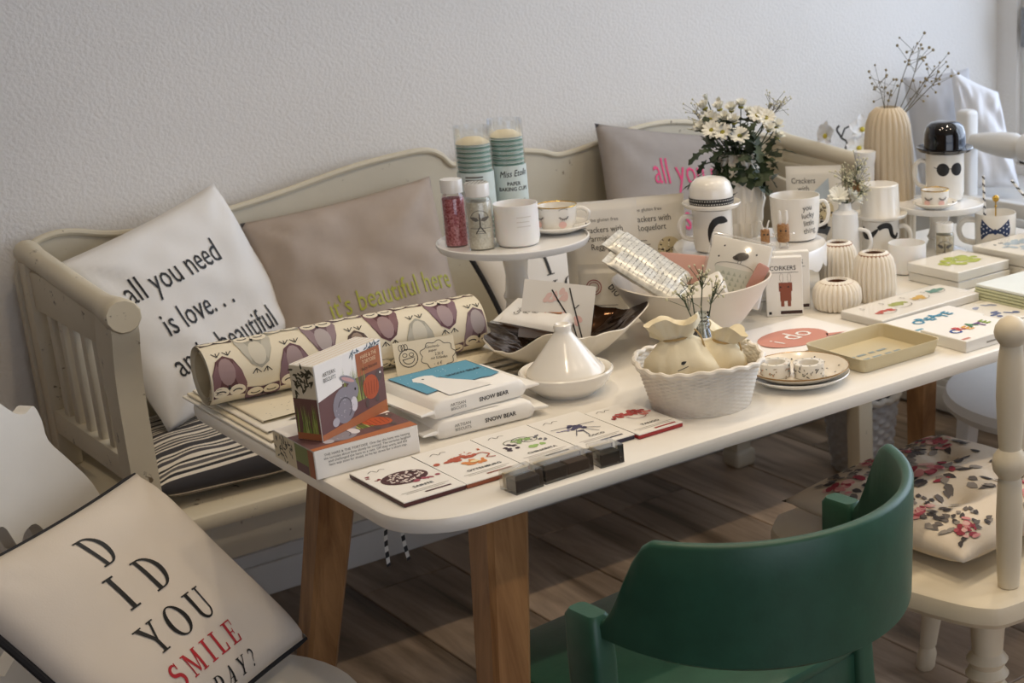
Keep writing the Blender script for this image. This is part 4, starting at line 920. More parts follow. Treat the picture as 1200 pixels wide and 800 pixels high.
t = mug('plain white frosted tumbler on the left cake stand', 1.322, 2.283, S1Z, .0375, .072, 0, m_frost, None, False, 'tumbler', 'cup')
g = G(); f = cyl_map(.0375, facing(1.322, 2.283), 0); f.curved = True; g.ink([rect(.0, .052, .026, .0535), rect(.0, .044, .022, .0455), rect(.0, .036, .024, .0375)], f, ink('DCD6CE')); pr('relief', g, t)
def lash(g, f, x, y, s):
    g.ink(stroke(arcpts(x, y + .003 * s, .008 * s, .0065 * s, 200, 340, 9), .0015 * s), f, k0)
    for a in range(205, 340, 22): g.ink(stroke([(x + .008 * s * cos(radians(a)), y + .003 * s + .0065 * s * sin(radians(a))), (x + .0105 * s * cos(radians(a)), y + .003 * s + .009 * s * sin(radians(a)))], .0009 * s), f, k0)
    g.ink(stroke(arcpts(x, y + .009 * s, .010 * s, .006 * s, 40, 150, 8), .0008 * s), f, k1)
def cupsaucer(label, x, y, z, r, hd, sides=(0,), grp='cups with gold rims and painted eyelashes', sr=1.62):
    sa = thing('saucer', label.replace('cup', 'saucer under cup', 1), 'saucer', (x, y, z + .0002), 0, 'white saucers'); part('saucer_plate', G().lathe([(0, .002), (r * .7, 0), (r * .85, .002), (r * sr * .92, .011), (r * sr, .015), (r * sr * .98, .0165), (r * sr * .85, .010), (r * .62, .005), (0, .005)], 48), m_porc, sa)
    g = G()
    for a in (20, 75, 130, 200, 250, 300, 335): g.ball((r * sr * .86 * cos(radians(a)), r * sr * .86 * sin(radians(a)), .0115), .0016, 6)
    part('dots', g, k0, sa)
    h = r * 1.22; t = mug(label, x, y, z + .0052, r, h, hd, m_porc, grp, True, 'teacup', 'cup', .08, .9, .22)
    part('gold_rim', G().tube([(r * .985 * cos(a), r * .985 * sin(a), h) for a in [2 * pi * i / 40 for i in range(40)]], .0011, 6, loop=True), m_gold, t)
    g = G(); f = cyl_map(r, facing(x, y), 0, taper=0); f.curved = True
    for s in sides: lash(g, f, s, h * .62, 1.0); g.ink(ell(s - .003, h * .32, .007, .006, 14), f, ink('E3B9AE'), 0)
    pr('eyelashes', g, t)
cupsaucer('white teacup with painted eyelash and gold rim on the left cake stand', 1.424, 2.318, S1Z, .036, facing(1.424, 2.318) + 1.45, (.012, -.034))
# tubes of baking cups
def tube_cups(label, x, y, z, r, h, words, rz):
    t = thing('baking_cup_tube', label, 'tube', (x, y, z + .0002), facing(x, y) + rz, 'clear tubes of paper baking cups')
    part('tube', G().lathe([(0, 0), (r, 0), (r, h), (r * .96, h), (0, h)], 40), m_glass, t)
    n = 40; P = [(0, .003)]
    for i in range(n): P += [(r * .84, .003 + (h * .84) * i / n), (r * .95, .003 + (h * .84) * (i + .75) / n)]
    P += [(r * .9, h * .86), (r * .5, h * .90), (0, h * .91)]
    g = G(); g.lathe(P, 48, fn=lambda th, a, zz, j: (a * (1 + .012 * sin(24 * th)), zz))
    m_ = len(P); mi = []
    for i in range(48):
        for j in range(m_ - 1): mi.append(2 if j > 2 * n - 1 else (0 if (j // 2) % 2 == 0 else 1))
    g.mi = mi; part('paper_cups', g, [mat('cup_mint', 'A9C6BB', .7), mat('cup_pale', 'E4E9E2', .7), mat('cup_cream', 'EADFC4', .7)], t)
    g = G(); f = cyl_map(r, 0, 0); f.curved = True
    g.ink([rect(-r * 1.5 + i * r * .3, h * .22, -r * 1.5 + (i + 1) * r * .3, h * .60) for i in range(10)], f, ink('D3DED9', .5), 0); words(g, f); pr('label_print', g, t)
tube_cups('clear tube of mint baking cups with big label, taller one at right', 1.384, 2.402, S1Z, .031, .198, lambda g, f: (g.text('Miss Etoile', f, k0, .008, .100, .016, .75, 0, .06, 2, .35), g.text('PAPER\nBAKING CUPS', f, k0, .006, .084, .0095, .9, .01, 0, 2), g.text('www.missetoile.dk', f, k1, .006, .056, .006, .9, 0, 0, 2)), .05)
tube_cups('clear tube of mint baking cups with small print behind sprinkle jars', 1.313, 2.392, S1Z, .031, .194, lambda g, f: g.ink([rect(-.018 + (.004 if i > 3 else 0), .108 - i * .0055, .012 - (.005 if i > 3 else 0), .1105 - i * .0055) for i in range(6)], f, k1, 2), 0)
# ------------------------------------------------------------------ table display, middle and right
# big oblong bowl with packets
t = thing('bowl', 'large plain cream oval bowl filled with packets and soaps', 'bowl', (1.513, 2.048, TZ), radians(-44))
BR_, BH = .137, .098
part('bowl', G().lathe([(0, 0), (.062, 0), (.066, .003), (.09, .028), (.115, .06), (.132, .088), (.137, BH), (.1345, BH + .001), (.131, BH - .004), (.112, .06), (.086, .028), (.06, .008), (0, .007)], 72, fn=lambda th, r, z, j: (r * (1 - .13 * sin(th) ** 2), z + .004 * (r / .137) ** 3 * cos(2 * th))), mat('bowl_stone', 'DED5C6', .45, var=.03), t)
m_foil = mat('foil_print', 'D8D4C8', .32, .25, var=.25, vscale=90)
def leanpack(name, label, cat, loc, rot, w, h, tk, m, draw=None, round_=.004, nm='pack', film=False):
    t = thing(name, label, cat, loc); t.rotation_euler = rot
    part(nm, G().rbox(-w / 2, w / 2, -tk / 2, tk / 2, 0, h, min(round_, tk * .45), 2), m, t)
    if draw:
        g = G(); draw(g, plane_map((0, -tk / 2, 0), (1, 0, 0), (0, 0, 1))); pr('print', g, t)
    if film: part('cellophane', G().rbox(-w / 2 - .004, w / 2 + .004, -tk / 2 - .003, tk / 2 + .003, -.002, h + .006, .004, 2), m_film, t)
    return t
def foilpack(label, loc, zax, front, seed):
    t = thing('cracker_pack', label, 'food pack', loc); fn = pouch(.078, .150, .026, m_foil, t, .75, .014, 'foil', seed); g = G(); random.seed(int(seed * 10))
    for i in range(15):
        x = -.034
        while x < .028:
            l = random.uniform(.004, .016); g.ink(rect(x, .014 + i * .0082, min(.034, x + l), .014 + i * .0082 + random.choice((.0009, .0014))), fn, random.choice((k1, k2, k2))); x += l + .004
    pr('print', g, t); orient(t, zax, front)
foilpack('flat foil cracker pack leaning out of the big bowl, front one of two', (1.478, 2.02, .812), -RT * .9 + UP * .56 - FW * .1, UP * .8 + RT * .5 - FW * .5, 1.3)
foilpack('flat foil cracker pack leaning out of the big bowl, rear one of two', (1.498, 2.05, .828), -RT * .9 + UP * .60 - FW * .05, UP * .8 + RT * .5 - FW * .5, 2.7)
leanpack('soap_bar', 'white wrapped soap bar lying in the big bowl', 'soap', (1.488, 2.035, .800), (radians(-62), radians(20), radians(-120)), .055, .075, .028, m_card)
leanpack('pink_pouch', 'dusty pink paper pouch at the back of the big bowl', 'pouch', (1.535, 2.115, .782), (radians(-25), radians(6), radians(-44)), .09, .085, .012, mat('dusty_pink', 'C99C8E', .7, var=.04))
def bird(g, f):
    g.ink(stroke(arcpts(-.004, .060, .034, .010, 0, 360, 26), .0012), f, k2); g.ink([(-.038, .06), (.030, .06), (.018, .016), (-.026, .016)], f, ink('D9D9CC'), .1)
    for a in range(6):
        for b in range(4): g.ink([(-.032 + a * .011 + b * .002, .020 + b * .009), (-.023 + a * .0095 + b * .002, .020 + b * .009), (-.0275 + a * .010 + b * .002, .027 + b * .009)], f, ink('B5BAAA'), .6)
    g.ink(stroke(arcpts(.03, .04, .012, .012, -80, 90, 10), .0016), f, k2, .6); g.ink(ell(.004, .083, .013, .0075, 16, .35), f, ink('5A524A'), 1); g.ink(ell(-.006, .079, .005, .004, 10), f, ink('5A524A'), 1)
    for a in (.0, .005): g.ink(stroke([(a, .076), (a, .070)], .0008), f, k0, 1)
    for a, b in ((-.03, .095), (.028, .09), (-.036, .075)): g.ink(leaf2(a, b, .004, .003, 1), f, k0, 1)
leanpack('napkin_pack', 'cellophane napkin pack printed with bird and cup in the big bowl', 'napkins', (1.565, 2.015, .790), (radians(-26), radians(12), radians(-50)), .105, .112, .016, m_paper2, bird, .003, 'napkins', True)
leanpack('pink_box', 'small pink box at the right rim of the big bowl', 'box', (1.585, 1.978, .815), (radians(-20), radians(30), radians(-44)), .022, .05, .02, mat('box_pink', 'B9877A', .6))

# bags standing behind
def bag(label, x, y, rz, w, h, tk, draw, lean=-4):
    t = thing('cracker_bag', label, 'food bag', (x, y, TZ + .0006)); t.rotation_euler = (radians(lean), 0, rz)
    fn = pouch(w, h, tk, m_bag, t, .15, seed=x); g = G(); draw(g, fn); pr('print', g, t)
def crk(g, f, x, y, s, seed):
    random.seed(seed); g.ink(ell(x, y, s, s * .95, 18), f, ink('D3C39C'), 1)
    for i in range(46):
        a, d = random.uniform(0, 6.28), s * .9 * sqrt(random.random()); g.ink(ell(x + d * cos(a), y + d * sin(a), .0022, .0013, 7, a), f, ink(random.choice(['2A2420', '3A322C', '6A5A48', 'F0E8D0'])), 2 + i * .01)
bag('cream cracker bag with parmigiano print behind the left cake stand', 1.520, 2.322, radians(-24), .135, .195, .035, lambda g, f: (g.text('the gluten free', f, k1, .004, .158, .009), g.text('Crackers with\nParmigiano\nReggiano', f, ink('4A4640'), .0, .138, .0155, .85, k=2), g.ink([(.02, .03), (.06, .028), (.058, .06), (.05, .072), (.034, .055)], f, m_kraft, 1), g.ink([(.034, .055), (.058, .06), (.05, .074), (.042, .07)], f, ink('D8B890'), 1.5)))
bag('cream cracker bag with roquefort print between the cushions and bowl', 1.640, 2.337, radians(-22), .135, .185, .035, lambda g, f: (g.text('the gluten free', f, k1, -.005, .158, .009), g.text('Crackers with\nRoquefort', f, ink('4A4640'), -.002, .138, .0165, .85, k=2), g.ink([rect(-.038, .102, -.012, .104), rect(-.038, .094, -.006, .096), rect(-.038, .086, -.014, .088)], f, k2), crk(g, f, .03, .085, .023, 3), g.ink(stroke(arcpts(-.022, .045, .010, .014, 0, 360, 16), .002), f, ink('8AA59A')), g.text('bio', f, k0, .012, .038, .02, 1, 0, 1.3)))
bag('small cream bag with red stamp and handwriting behind the ruffled bowl', 1.448, 2.225, radians(-40), .085, .105, .025, lambda g, f: (g.ink(stroke(arcpts(-.015, .065, .013, .013, 0, 360, 20), .0016), f, ink('A05050')), g.ink(stroke(arcpts(-.015, .065, .009, .009, 0, 360, 20), .0012), f, ink('A05050')), g.text('bio', f, k0, .016, .055, .024, .8, 0, -.9), g.ink([rect(-.026 + .003 * (i % 2), .032 - i * .006, .026 - .006 * (i % 3), .0335 - i * .006) for i in range(4)], f, k2)))
bag('cream cracker bag with silver sticker behind the lettered mug', 2.050, 2.335, radians(-40), .115, .190, .035, lambda g, f: (g.text('Crackers\nwith', f, ink('4A4640'), -.022, .155, .016, .85), g.ink([(-.02, .12), (.03, .165), (.032, .13), (-.015, .09)], f, ink('B9C4CC', .2), 2.5), crk(g, f, .018, .10, .022, 8), g.ink(leaf2(.0, .05, .035, .03, .4), f, ink('4A5058'), 1), g.ink(leaf2(.02, .06, .02, .02, 2.), f, k0, 1.2)))
t = thing('leaning_board', 'pale grey wooden board leaning inside the right bench arm', 'board', (2.50, 2.93, .4335)); t.rotation_euler = (0, radians(9), radians(-90))
part('board', G().rbox(-.17, .14, -.006, .006, 0, .33, .002, 1), m_bench2, t)

# glass bottle with gypsophila
def sprig(name, label, base, tips, m_s, buds, bcol, seed, rad=.0012, br=.0025, spread=.02, n=16, cat='flowers'):
    random.seed(seed); b0 = Vector(base); t = thing(name, label, cat, base)
    gs, gb = G(), G()
    for tp in tips:
        tp = Vector(tp) - b0; mid = tp * .55 + Vector((random.uniform(-.006, .006), random.uniform(-.006, .006), 0))
        gs.tube([Vector((0, 0, 0)), mid * .6, mid, tp], [rad * 1.3, rad, rad, rad * .6], 5)
        for i in range(n):
            d = Vector((random.gauss(0, 1), random.gauss(0, 1), random.gauss(0, .9))) * spread * .55; e = tp + d
            a = mid.lerp(tp, random.uniform(.35, 1)); gs.tube([a, e], rad * .45, 4); gb.ball(e, br * random.uniform(.7, 1.2), 6)
    part('stems', gs, m_s, t); o = part('buds', gb, bcol, t); o['kind'] = 'stuff'
    return t
bx, by = 1.418, 1.897
t = thing('bottle_vase', 'small clear glass bottle with ribbed neck standing behind the wicker basket', 'vase', (bx, by, TZ))
part('glass', G().lathe([(0, 0), (.016, 0), (.0185, .003), (.0185, .045), (.012, .058), (.0115, .062), (.013, .065), (.0115, .068), (.013, .071), (.0115, .074), (.013, .077), (.0115, .08), (.0125, .084), (.0105, .084), (.0095, .06), (.0165, .043), (.0165, .006), (0, .005)], 32), clear('bottle_glass', (.90, .93, .92), .3, .02), t)
m_bud = mat('gyp_buds', 'CFC9A8', .7, var=.2); m_budd = mat('gyp_buds_dry', '8C7F5E', .8, var=.3)
sprig('gypsophila', 'gypsophila sprig in the small glass bottle', (bx, by, TZ + .02), [(bx - .012, by + .012, TZ + .135), (bx + .006, by, TZ + .150), (bx - .026, by + .018, TZ + .115), (bx + .018, by - .01, TZ + .125)], m_stem, None, m_bud, 3, spread=.018)
# flowers helper
def petal_mesh():
    g = G(); q = [(0, .12), (.35, .5), (.7, .55), (1, .22)]
    vs = []
    for a, b in q: vs += [(a, b * .34, .10 * sin(a * 2)), (a, 0, .03 + .10 * sin(a * 2)), (a, -b * .34, .10 * sin(a * 2))]
    fs = []
    for i in range(3):
        for j in range(2): fs.append((i * 3 + j, i * 3 + j + 3, i * 3 + j + 4, i * 3 + j + 1))
    return vs, fs
PV, PF = petal_mesh()
def flower_me(npet, r, tilt, mp, seed):
    g = G(); random.seed(seed)
    for layer in range(2):
        for i in range(npet):
            a = 2 * pi * (i + .5 * layer) / npet + random.uniform(-.1, .1); tl_ = tilt + layer * .25 + random.uniform(-.1, .1)
            g.M = Matrix.Rotation(a, 4, 'Z') @ Matrix.Rotation(-tl_, 4, 'Y') @ Matrix.Translation((r * .12, 0, 0)) @ Matrix.Scale(r * .9, 4)
            g.add(PV, PF)
    return g.mesh('petals', [mp], 60, fix=False)
m_petal = mat('petal_white', 'F0EEE2', .6, var=.03); m_disc = mat('flower_disc', '9A9238', .8, var=.2); m_leafd = mat('leaf_dark', '2F3D22', .55, var=.2)
P_open = flower_me(12, .0195, .15, m_petal, 1); P_half = flower_me(11, .018, .75, m_petal, 2); P_bud = flower_me(8, .015, 1.2, m_petal, 3)
disc_me = G().ball((0, 0, .001), .0058, 10, .55).mesh('disc', [m_disc], 60)
def leaf_me():
    q = [(0, .03), (.15, .1), (.25, .32), (.33, .16), (.45, .2), (.55, .42), (.63, .2), (.75, .2), (.85, .28), (1, 0)]
    g = G(); g.add([(a, b * .8, -.25 * a * a + .1 * b) for a, b in q] + [(a, 0, -.25 * a * a) for a, b in q] + [(a, -b * .8, -.25 * a * a + .1 * b) for a, b in q], [(i, i + 1, 11 + i, 10 + i) for i in range(9)] + [(10 + i, 11 + i, 21 + i, 20 + i) for i in range(9)])
    return g.mesh('leaf', [m_leafd], 60, fix=False)
LEAF = leaf_me()
# second cake stand and what stands on it
S2 = (1.748, 2.178); S2Z = TZ + .10 + .0003
stand('cake_stand', 'white cake stand with dripping scalloped edge under the hat mug', *S2, .10, .144, True)
vx, vy = 1.79, 2.258
t = thing('vase', 'cream vase with twisted pleats holding white daisies', 'vase', (vx, vy, S2Z))
def twist(n, amp, tw, z1):
    return lambda th, r, z, j: (r + amp * (abs(((th * n / (2 * pi) + tw * z / z1) % 1) - .5) * 2 - .5) * min(1, r / .02), z)
part('body', G().lathe([(0, 0), (.036, 0), (.038, .003), (.043, .03), (.048, .07), (.047, .10), (.040, .13), (.031, .152), (.029, .158), (.027, .158), (.028, .15), (.03, .12), (0, .11)], 144, fn=twist(15, .0075, 1.5, .158)), m_mattew, t, ang=25)
bq = Vector((vx, vy, S2Z + .115)); bt = thing('daisy_bouquet', 'bunch of white daisies with dark leaves in the pleated cream vase', 'flowers', bq)
def bpx(r, u, d=0): return Vector((vx, vy, 1.0)) + RT * r + UP * u - FW * d          # spread the bunch as it fans out of the vase
fl_ = [(-.058, .150, .01, 1, 0), (-.032, .163, 0, 2, 1), (-.012, .152, -.02, 1, .5), (-.048, .127, .02, 0, 1), (-.03, .146, .02, 1, 0), (.006, .158, -.02, 1, 0), (-.043, .104, .04, 0, .9), (-.022, .099, .045, 0, .9), (.010, .092, .045, 0, .8), (.04, .137, .01, 0, .9), (.056, .132, .01, 0, .9), (.075, .118, 0, 1, .6), (.058, .154, -.02, 2, 0), (.062, .108, .02, 1, .7), (.076, .095, .01, 1, 0), (-.064, .108, .02, 1, .3), (-.002, .120, .03, 1, .4), (-.056, .168, -.01, 2, 0), (.02, .145, -.03, 1, 0), (-.02, .128, .02, 1, .5)]
gs = G()
for i, (r, u, d, kd, tt) in enumerate(fl_):
    p = bpx(r, u - .07, d) - bq
    gs.tube([Vector((r * .12, 0, -.05)), Vector((p.x * .35, p.y * .35, p.z * .45)), p * .8 + Vector((0, 0, -.005)), p], [.0016, .0015, .0013, .0012], 5)
    nrm = (-FW * (.4 + tt) + UP * .6 + RT * r * 6).normalized(); qt = nrm.to_track_quat('Z', 'Y')
    f_ = part('flower', (P_open, P_half, P_bud)[kd], None, bt, loc=p); f_.rotation_mode = 'QUATERNION'; f_.rotation_quaternion = qt
    if kd < 2: c_ = part('disc', disc_me, None, f_)
part('stems', gs, m_stem, bt)
random.seed(17)
for i in range(150):
    r = random.gauss(.006, .034); u = random.uniform(.005, .135) - abs(r) * .3; p = bpx(r, u - .07, random.uniform(-.03, .045)) - bq
    o = part('leaf', LEAF, None, bt, loc=p); s = random.uniform(.028, .052); o.scale = (s, s, s); o.rotation_euler = (random.uniform(-.6, .6), random.uniform(-.4, 1.1), random.uniform(0, 6.28))
for i in range(9):
    a = i * .7; p = Vector((.033 * cos(a), .033 * sin(a), .03)); o = part('leaf', LEAF, None, bt, loc=p); o.scale = (.045,) * 3; o.rotation_euler = (0, .9, a)
sprig('gypsophila', 'dried gypsophila at the left of the daisy bunch', (vx - .004, vy, S2Z + .14), [bpx(-.078, .075, 0), bpx(-.072, .055, .02), bpx(-.066, .085, .01)], m_dry, None, m_bud, 21, .0008, .0018, .022, 18)
sprig('gypsophila', 'dried gypsophila at the top right of the daisy bunch', (vx + .006, vy, S2Z + .14), [bpx(.078, .10, 0), bpx(.084, .092, 0)], m_dry, None, m_bud, 22, .0008, .0018, .018, 18)
# hat mug on stand 2
m_inkmug = ink('1A1A1C', .35)
def hatmug(label, x, y, z, r, h, hdir, hatm, hat_h, tall, grp='mugs with ceramic hat lids'):
    t = mug(label, x, y, z, r, h, hdir, m_porc, grp, True, 'hat_mug', 'mug', 0, 1.1)
    P = [(0, h + .001), (r * .98, h + .001), (r * 1.36, h + .004), (r * 1.48, h + .010), (r * 1.46, h + .0125), (r * 1.12, h + .007)]
    if tall: P += [(r * 1.08, h + .010), (r * 1.0, h + hat_h * .97), (r * .94, h + hat_h), (0, h + hat_h)]
    else: P += [(r * 1.09, h + .011), (r * 1.10, h + hat_h * .40), (r * 1.07, h + hat_h * .62), (r * .97, h + hat_h * .82), (r * .74, h + hat_h * .95), (r * .4, h + hat_h), (0, h + hat_h)]
    hat = part('hat_lid', G().lathe(P, 56), hatm, t); return t, hat
hx, hy = 1.672, 2.19; t, hat = hatmug('white mug with white bowler hat lid, dotted band and half moustache', hx, hy, S2Z, .0365, .078, facing(hx, hy) - 1.45, m_porc, .058, False)
g = G(); g.lathe([(.0409, .0885), (.0409, .1005)], 56); part('hat_band', g, ink('161616', .5), hat)
g = G(); f = cyl_map(.0412, facing(hx, hy), .0885); f.curved = True
for i in range(-11, 12):
    for b in (.003, .009): g.ink(ell(i * .0048 + (.0024 if b > .005 else 0), b, .0011, .0011, 6), f, ink('F0ECE4'), 1)
pr('dots', g, hat)
g = G(); f = cyl_map(.0365, facing(hx, hy), 0); f.curved = True
g.ink(stroke(catmull([(.030, .058), (.018, .062), (.006, .060), (-.003, .048), (-.006, .03), (-.004, .012)], 5), [.004, .005, .008, .011, .013, .014, .014, .014, .013, .013, .013, .013, .012, .012, .011, .01, .01, .009, .008, .007, .006, .005, .004, .003, .003, .002][:26]), f, m_inkmug); pr('moustache_print', g, t)
# lettered mug
lx, ly = 1.838, 2.150; t = mug('big white mug lettered you lucky little thing on the scalloped stand', lx, ly, S2Z, .0475, .084, facing(lx, ly) + 1.7, m_porc, None, True, 'lettered_mug', 'mug', .06, .8, .12)
g = G(); f = cyl_map(.0465, facing(lx, ly), 0, taper=.01); f.curved = True; g.text('you\nlucky\nlittle\nthing', f, k0, .024, .062, .0145, .9, 0, .1); pr('lettering', g, t)
# two cork toys
m_cork = speckle('cork', '8A5F34', 'A87C4C', 420); m_wire = mat('white_plastic', 'E8E4DC', .4)
def toy(x, y, r, h, label, ears, rz):
    t = thing('cork_toy', label, 'toy figure', (x, y, S2Z + .012), facing(x, y) + rz, 'cork toys on the scalloped stand')
    part('body', G().lathe([(0, 0), (r * .92, 0), (r, .003), (r, h * .92), (r * .9, h), (0, h)], 24), m_cork, t)
    for s in (-1, 1):
        part('leg', G().tube([(0, s * r * .5, 0), (.001, s * r * .6, -.007), (.006, s * r * .7, -.0095)], [.0015, .0015, .0022], 6), m_wire, t); part('arm', G().tube([(0, s * r, h * .45), (.002, s * (r + .005), h * .42), (.004, s * (r + .008), h * .5)], [.0013, .0013, .002], 6), m_wire, t)
        part('ear', G().tube([(0, s * r * .45, h), (0, s * r * (.5 if ears else .75), h + .012), (0, s * r * (.55 if ears else 1.0), h + (.026 if ears else .016))], [.002, .0042 if ears else .0012, .002], 8), m_wire, t)
        part('eye', G().ball((r * .92, s * r * .4, h * .68), .0019, 8), k0, t)
toy(1.738, 2.120, .0085, .026, 'small cork toy with thin wire horns beside the cork rabbit', False, .2); toy(1.771, 2.107, .0115, .032, 'cork rabbit toy with white ears in front of the lettered mug', True, 0)
# cork toy boxes
def corkbox(x, y, rz, label):
    t = thing('toy_box', label, 'box', (x, y, TZ + .0003)); t.rotation_euler = (0, 0, rz)
    w, h, d = .066, .108, .016; part('carton', G().rbox(-w / 2, w / 2, -d / 2, d / 2, 0, h, .0008, 1), m_card, t)
    g = G(); f = plane_map((0, -d / 2, 0), (1, 0, 0), (0, 0, 1)); g.text('CORKERS', f, k0, -.002, .085, .0115, .95); g.ink(rect(-.026, .080, .026, .0808), f, k1)
    C_ = ink('8A4A34'); g.ink(rect(-.008, .028, .012, .046), f, C_); g.ink(rect(-.010, .046, .014, .062), f, C_); g.ink(rect(-.007, .018, -.001, .028), f, C_); g.ink(rect(.005, .018, .011, .028), f, C_)
    for a in (-.005, .009): g.ink(ell(a, .071, .003, .009, 12), f, ink('EFEAE2'), .5); g.ink(stroke(arcpts(a, .071, .003, .009, 0, 360, 14), .0006), f, k2, 1); g.ink(ell(a - .002, .054, .0016, .0016, 8), f, k0, 1)
    g.ink(rect(-.008, .004, .031, .010), f, ink('3A2018')); g.ink(rect(-.029, .004, -.024, .009), f, k0); pr('print', g, t)
corkbox(1.738, 2.050, radians(-34), 'white cork toy box standing behind the other toy box'); corkbox(1.700, 2.026, radians(-36), 'white cork toy box in front, beside the big bowl')
# ribbed vases
def ribv(label, x, y, prof, n, amp, rz=0):
    t = thing('ribbed_vase', label, 'vase', (x, y, TZ), 0, 'cream ribbed vases'); z1 = max(z for r, z in prof)
    part('body', G().lathe(prof, n * 8, fn=lambda th, r, z, j: (r + amp * (abs(cos(th * n / 2)) - .5) * min(1, r / .025) * (1 if j < len(prof) - 3 else .2), z)), m_mattew, t, ang=50)
    r0 = prof[-4][0]; part('inside', G().lathe([(0, z1 * .55), (r0 * .8, z1 * .55), (r0 * .86, z1 - .003)], 32), mat('bisque_raw', 'A87A5C', .8), t)
ribv('short squat cream ribbed vase at the front of the three', 1.797, 1.992, [(0, 0), (.034, 0), (.040, .004), (.0435, .02), (.0425, .036), (.036, .047), (.026, .053), (.020, .054), (.018, .050)], 26, .005)
ribv('barrel-shaped cream ribbed vase at the right of the three', 1.888, 1.988, [(0, 0), (.034, 0), (.037, .004), (.0395, .03), (.0385, .055), (.034, .078), (.027, .090), (.021, .092), (.019, .088)], 24, .005)
ribv('narrow cream ribbed vase at the back of the three', 1.905, 2.105, [(0, 0), (.030, 0), (.034, .004), (.037, .03), (.036, .055), (.032, .075), (.026, .088), (.020, .091), (.018, .087)], 24, .004)
# white wicker basket with cotton bags
wx, wy = 1.287, 1.735; t = thing('wicker_basket', 'round white wicker basket holding small cotton drawstring bags', 'basket', (wx, wy, TZ))
m_wick2 = mat('wicker_cream', 'E8E0D2', .6, var=.06, vscale=60)
part('weave', wicker(G(), .073, .092, .070, 24, 54, .0016), m_wick2, t, ang=80)
part('base', G().lathe([(0, .002), (.072, .002), (.073, .0)], 40), m_wick2, t)
part('rim', G().tube([((.094 + .0015 * sin(a * 20)) * cos(a), (.094 + .0015 * sin(a * 20)) * sin(a), .071 + .003 * sin(a * 3 + 1) + .0012 * cos(a * 20)) for a in [2 * pi * i / 140 for i in range(140)]], .0042, 8, loop=True), m_wick2, t)
m_cot = mat('cotton_ecru', 'E9DDBE', .85, var=.05, bump=.2, bscale=350, bdist=.001); m_cord = mat('cord', 'B79A68', .8)
def cbag(label, x, y, z, r, h, rot, seed, tag):
    t = thing('cotton_bag', label, 'bag', (x, y, z), 0, 'cotton bags in the wicker basket'); t.rotation_euler = rot
    def fn(th, a, zz, j):
        v = Vector((a * cos(th), a * sin(th), zz)); n_ = noise.noise(v * 32 + Vector((seed, 0, 0))); rg = 1 - 2 * abs(noise.noise(v * 55 + Vector((0, seed, 0))))
        q = 1 + .26 * n_ + .10 * rg + (.30 * noise.noise(Vector((cos(th) * 2.6, sin(th) * 2.6, seed + j))) if j in (7, 8) else 0)
        return a * q * (1.0 + .20 * cos(2 * th)), zz + (.006 * sin(th * 3 + seed) if j > 6 else 0)
    part('sack', G().lathe([(0, 0), (r * .8, .002), (r * .98, h * .15), (r * .98, h * .32), (r * .86, h * .50), (r * .62, h * .66), (r * .42, h * .74), (r * .60, h * .87), (r * .74, h), (r * .5, h * .93), (r * .2, h * .78)], 72, fn=fn), m_cot, t, ang=70)
    part('drawstring', G().tube([(r * .46 * cos(a), r * .46 * sin(a), h * .735) for a in [2 * pi * i / 24 for i in range(24)]], .0018, 6, loop=True), m_cord, t)
    part('string_end', G().tube(catmull([(r * .3, 0, h * .775), (r * .62, -.006, h * .86), (r * .86, -.004, h * .72), (r * .9, .004, h * .5)], 4), .0014, 6), m_cord, t)
    if tag:
        g = G(); f = cyl_map(r * .86, facing(x, y) - rot[2] + .15, h * .28); f.curved = True; g.ink(leaf2(-.004, .012, .009, .005, .3), f, k0, 3); g.ink(stroke([(-.010, .003), (.006, .007)], .0012), f, k1, 3); pr('stamp', g, t)
cbag('ecru cotton drawstring bag with small printed stamp at left in the basket', wx - .024, wy + .006, TZ + .030, .043, .100, (radians(-6), radians(-8), radians(-44)), 1, True)
cbag('ecru cotton drawstring bag with cord loop at right in the basket', wx + .036, wy + .006, TZ + .030, .034, .078, (radians(-8), radians(10), radians(-60)), 5, False)
random.seed(23); g = G()
for i in range(170):
    a, d = random.uniform(0, 6.28), .078 * sqrt(random.random()); c_ = Vector((d * cos(a), d * sin(a), random.uniform(.030, .054))); b_ = random.uniform(0, 6.28)
    P_ = [c_ + Vector((cos(b_ + q * .5) * .012 * (q - 1.5), sin(b_ + q * .5) * .012 * (q - 1.5), random.uniform(-.004, .004))) for q in range(4)]
    g.tube([p if sqrt(p.x ** 2 + p.y ** 2) < .080 else p * .8 for p in P_], .0008, 4)
o = single('raffia_filling', g, mat('raffia', 'C9AC74', .7, var=.15), 'tan raffia shreds lining the white wicker basket', 'filling', (wx, wy, TZ)); o['kind'] = 'stuff'
# plates and tapes
px, py = 1.458, 1.708
t = thing('plate', 'plain white plate under the dotted plate', 'plate', (px, py, TZ), 0, 'stacked plates'); part('dish', G().lathe([(0, 0), (.048, 0), (.052, .002), (.072, .010), (.0785, .015), (.0775, .0165), (.07, .012), (.05, .0045), (0, .0045)], 64), m_porc, t)
t = thing('plate', 'cream plate with black dots and gold rim stacked on top', 'plate', (px, py, TZ + .0075), 0, 'stacked plates'); part('dish', G().lathe([(0, 0), (.048, 0), (.052, .002), (.072, .0115), (.0775, .0165), (.0765, .018), (.07, .0135), (.05, .0045), (0, .0045)], 64), mat('dotted_porcelain', 'E9DECB', .25, coat=.3), t)
part('gold_rim', G().tube([(.0772 * cos(a), .0772 * sin(a), .0175) for a in [2 * pi * i / 60 for i in range(60)]], .0011, 6, loop=True), mat('rim_brown', '9A7440', .3, .6), t)
g = G(); random.seed(6); f = lambda x, y, k: Vector((x, y, .0052 + max(0, (sqrt(x * x + y * y) - .05)) * .43 + .0003 * k))
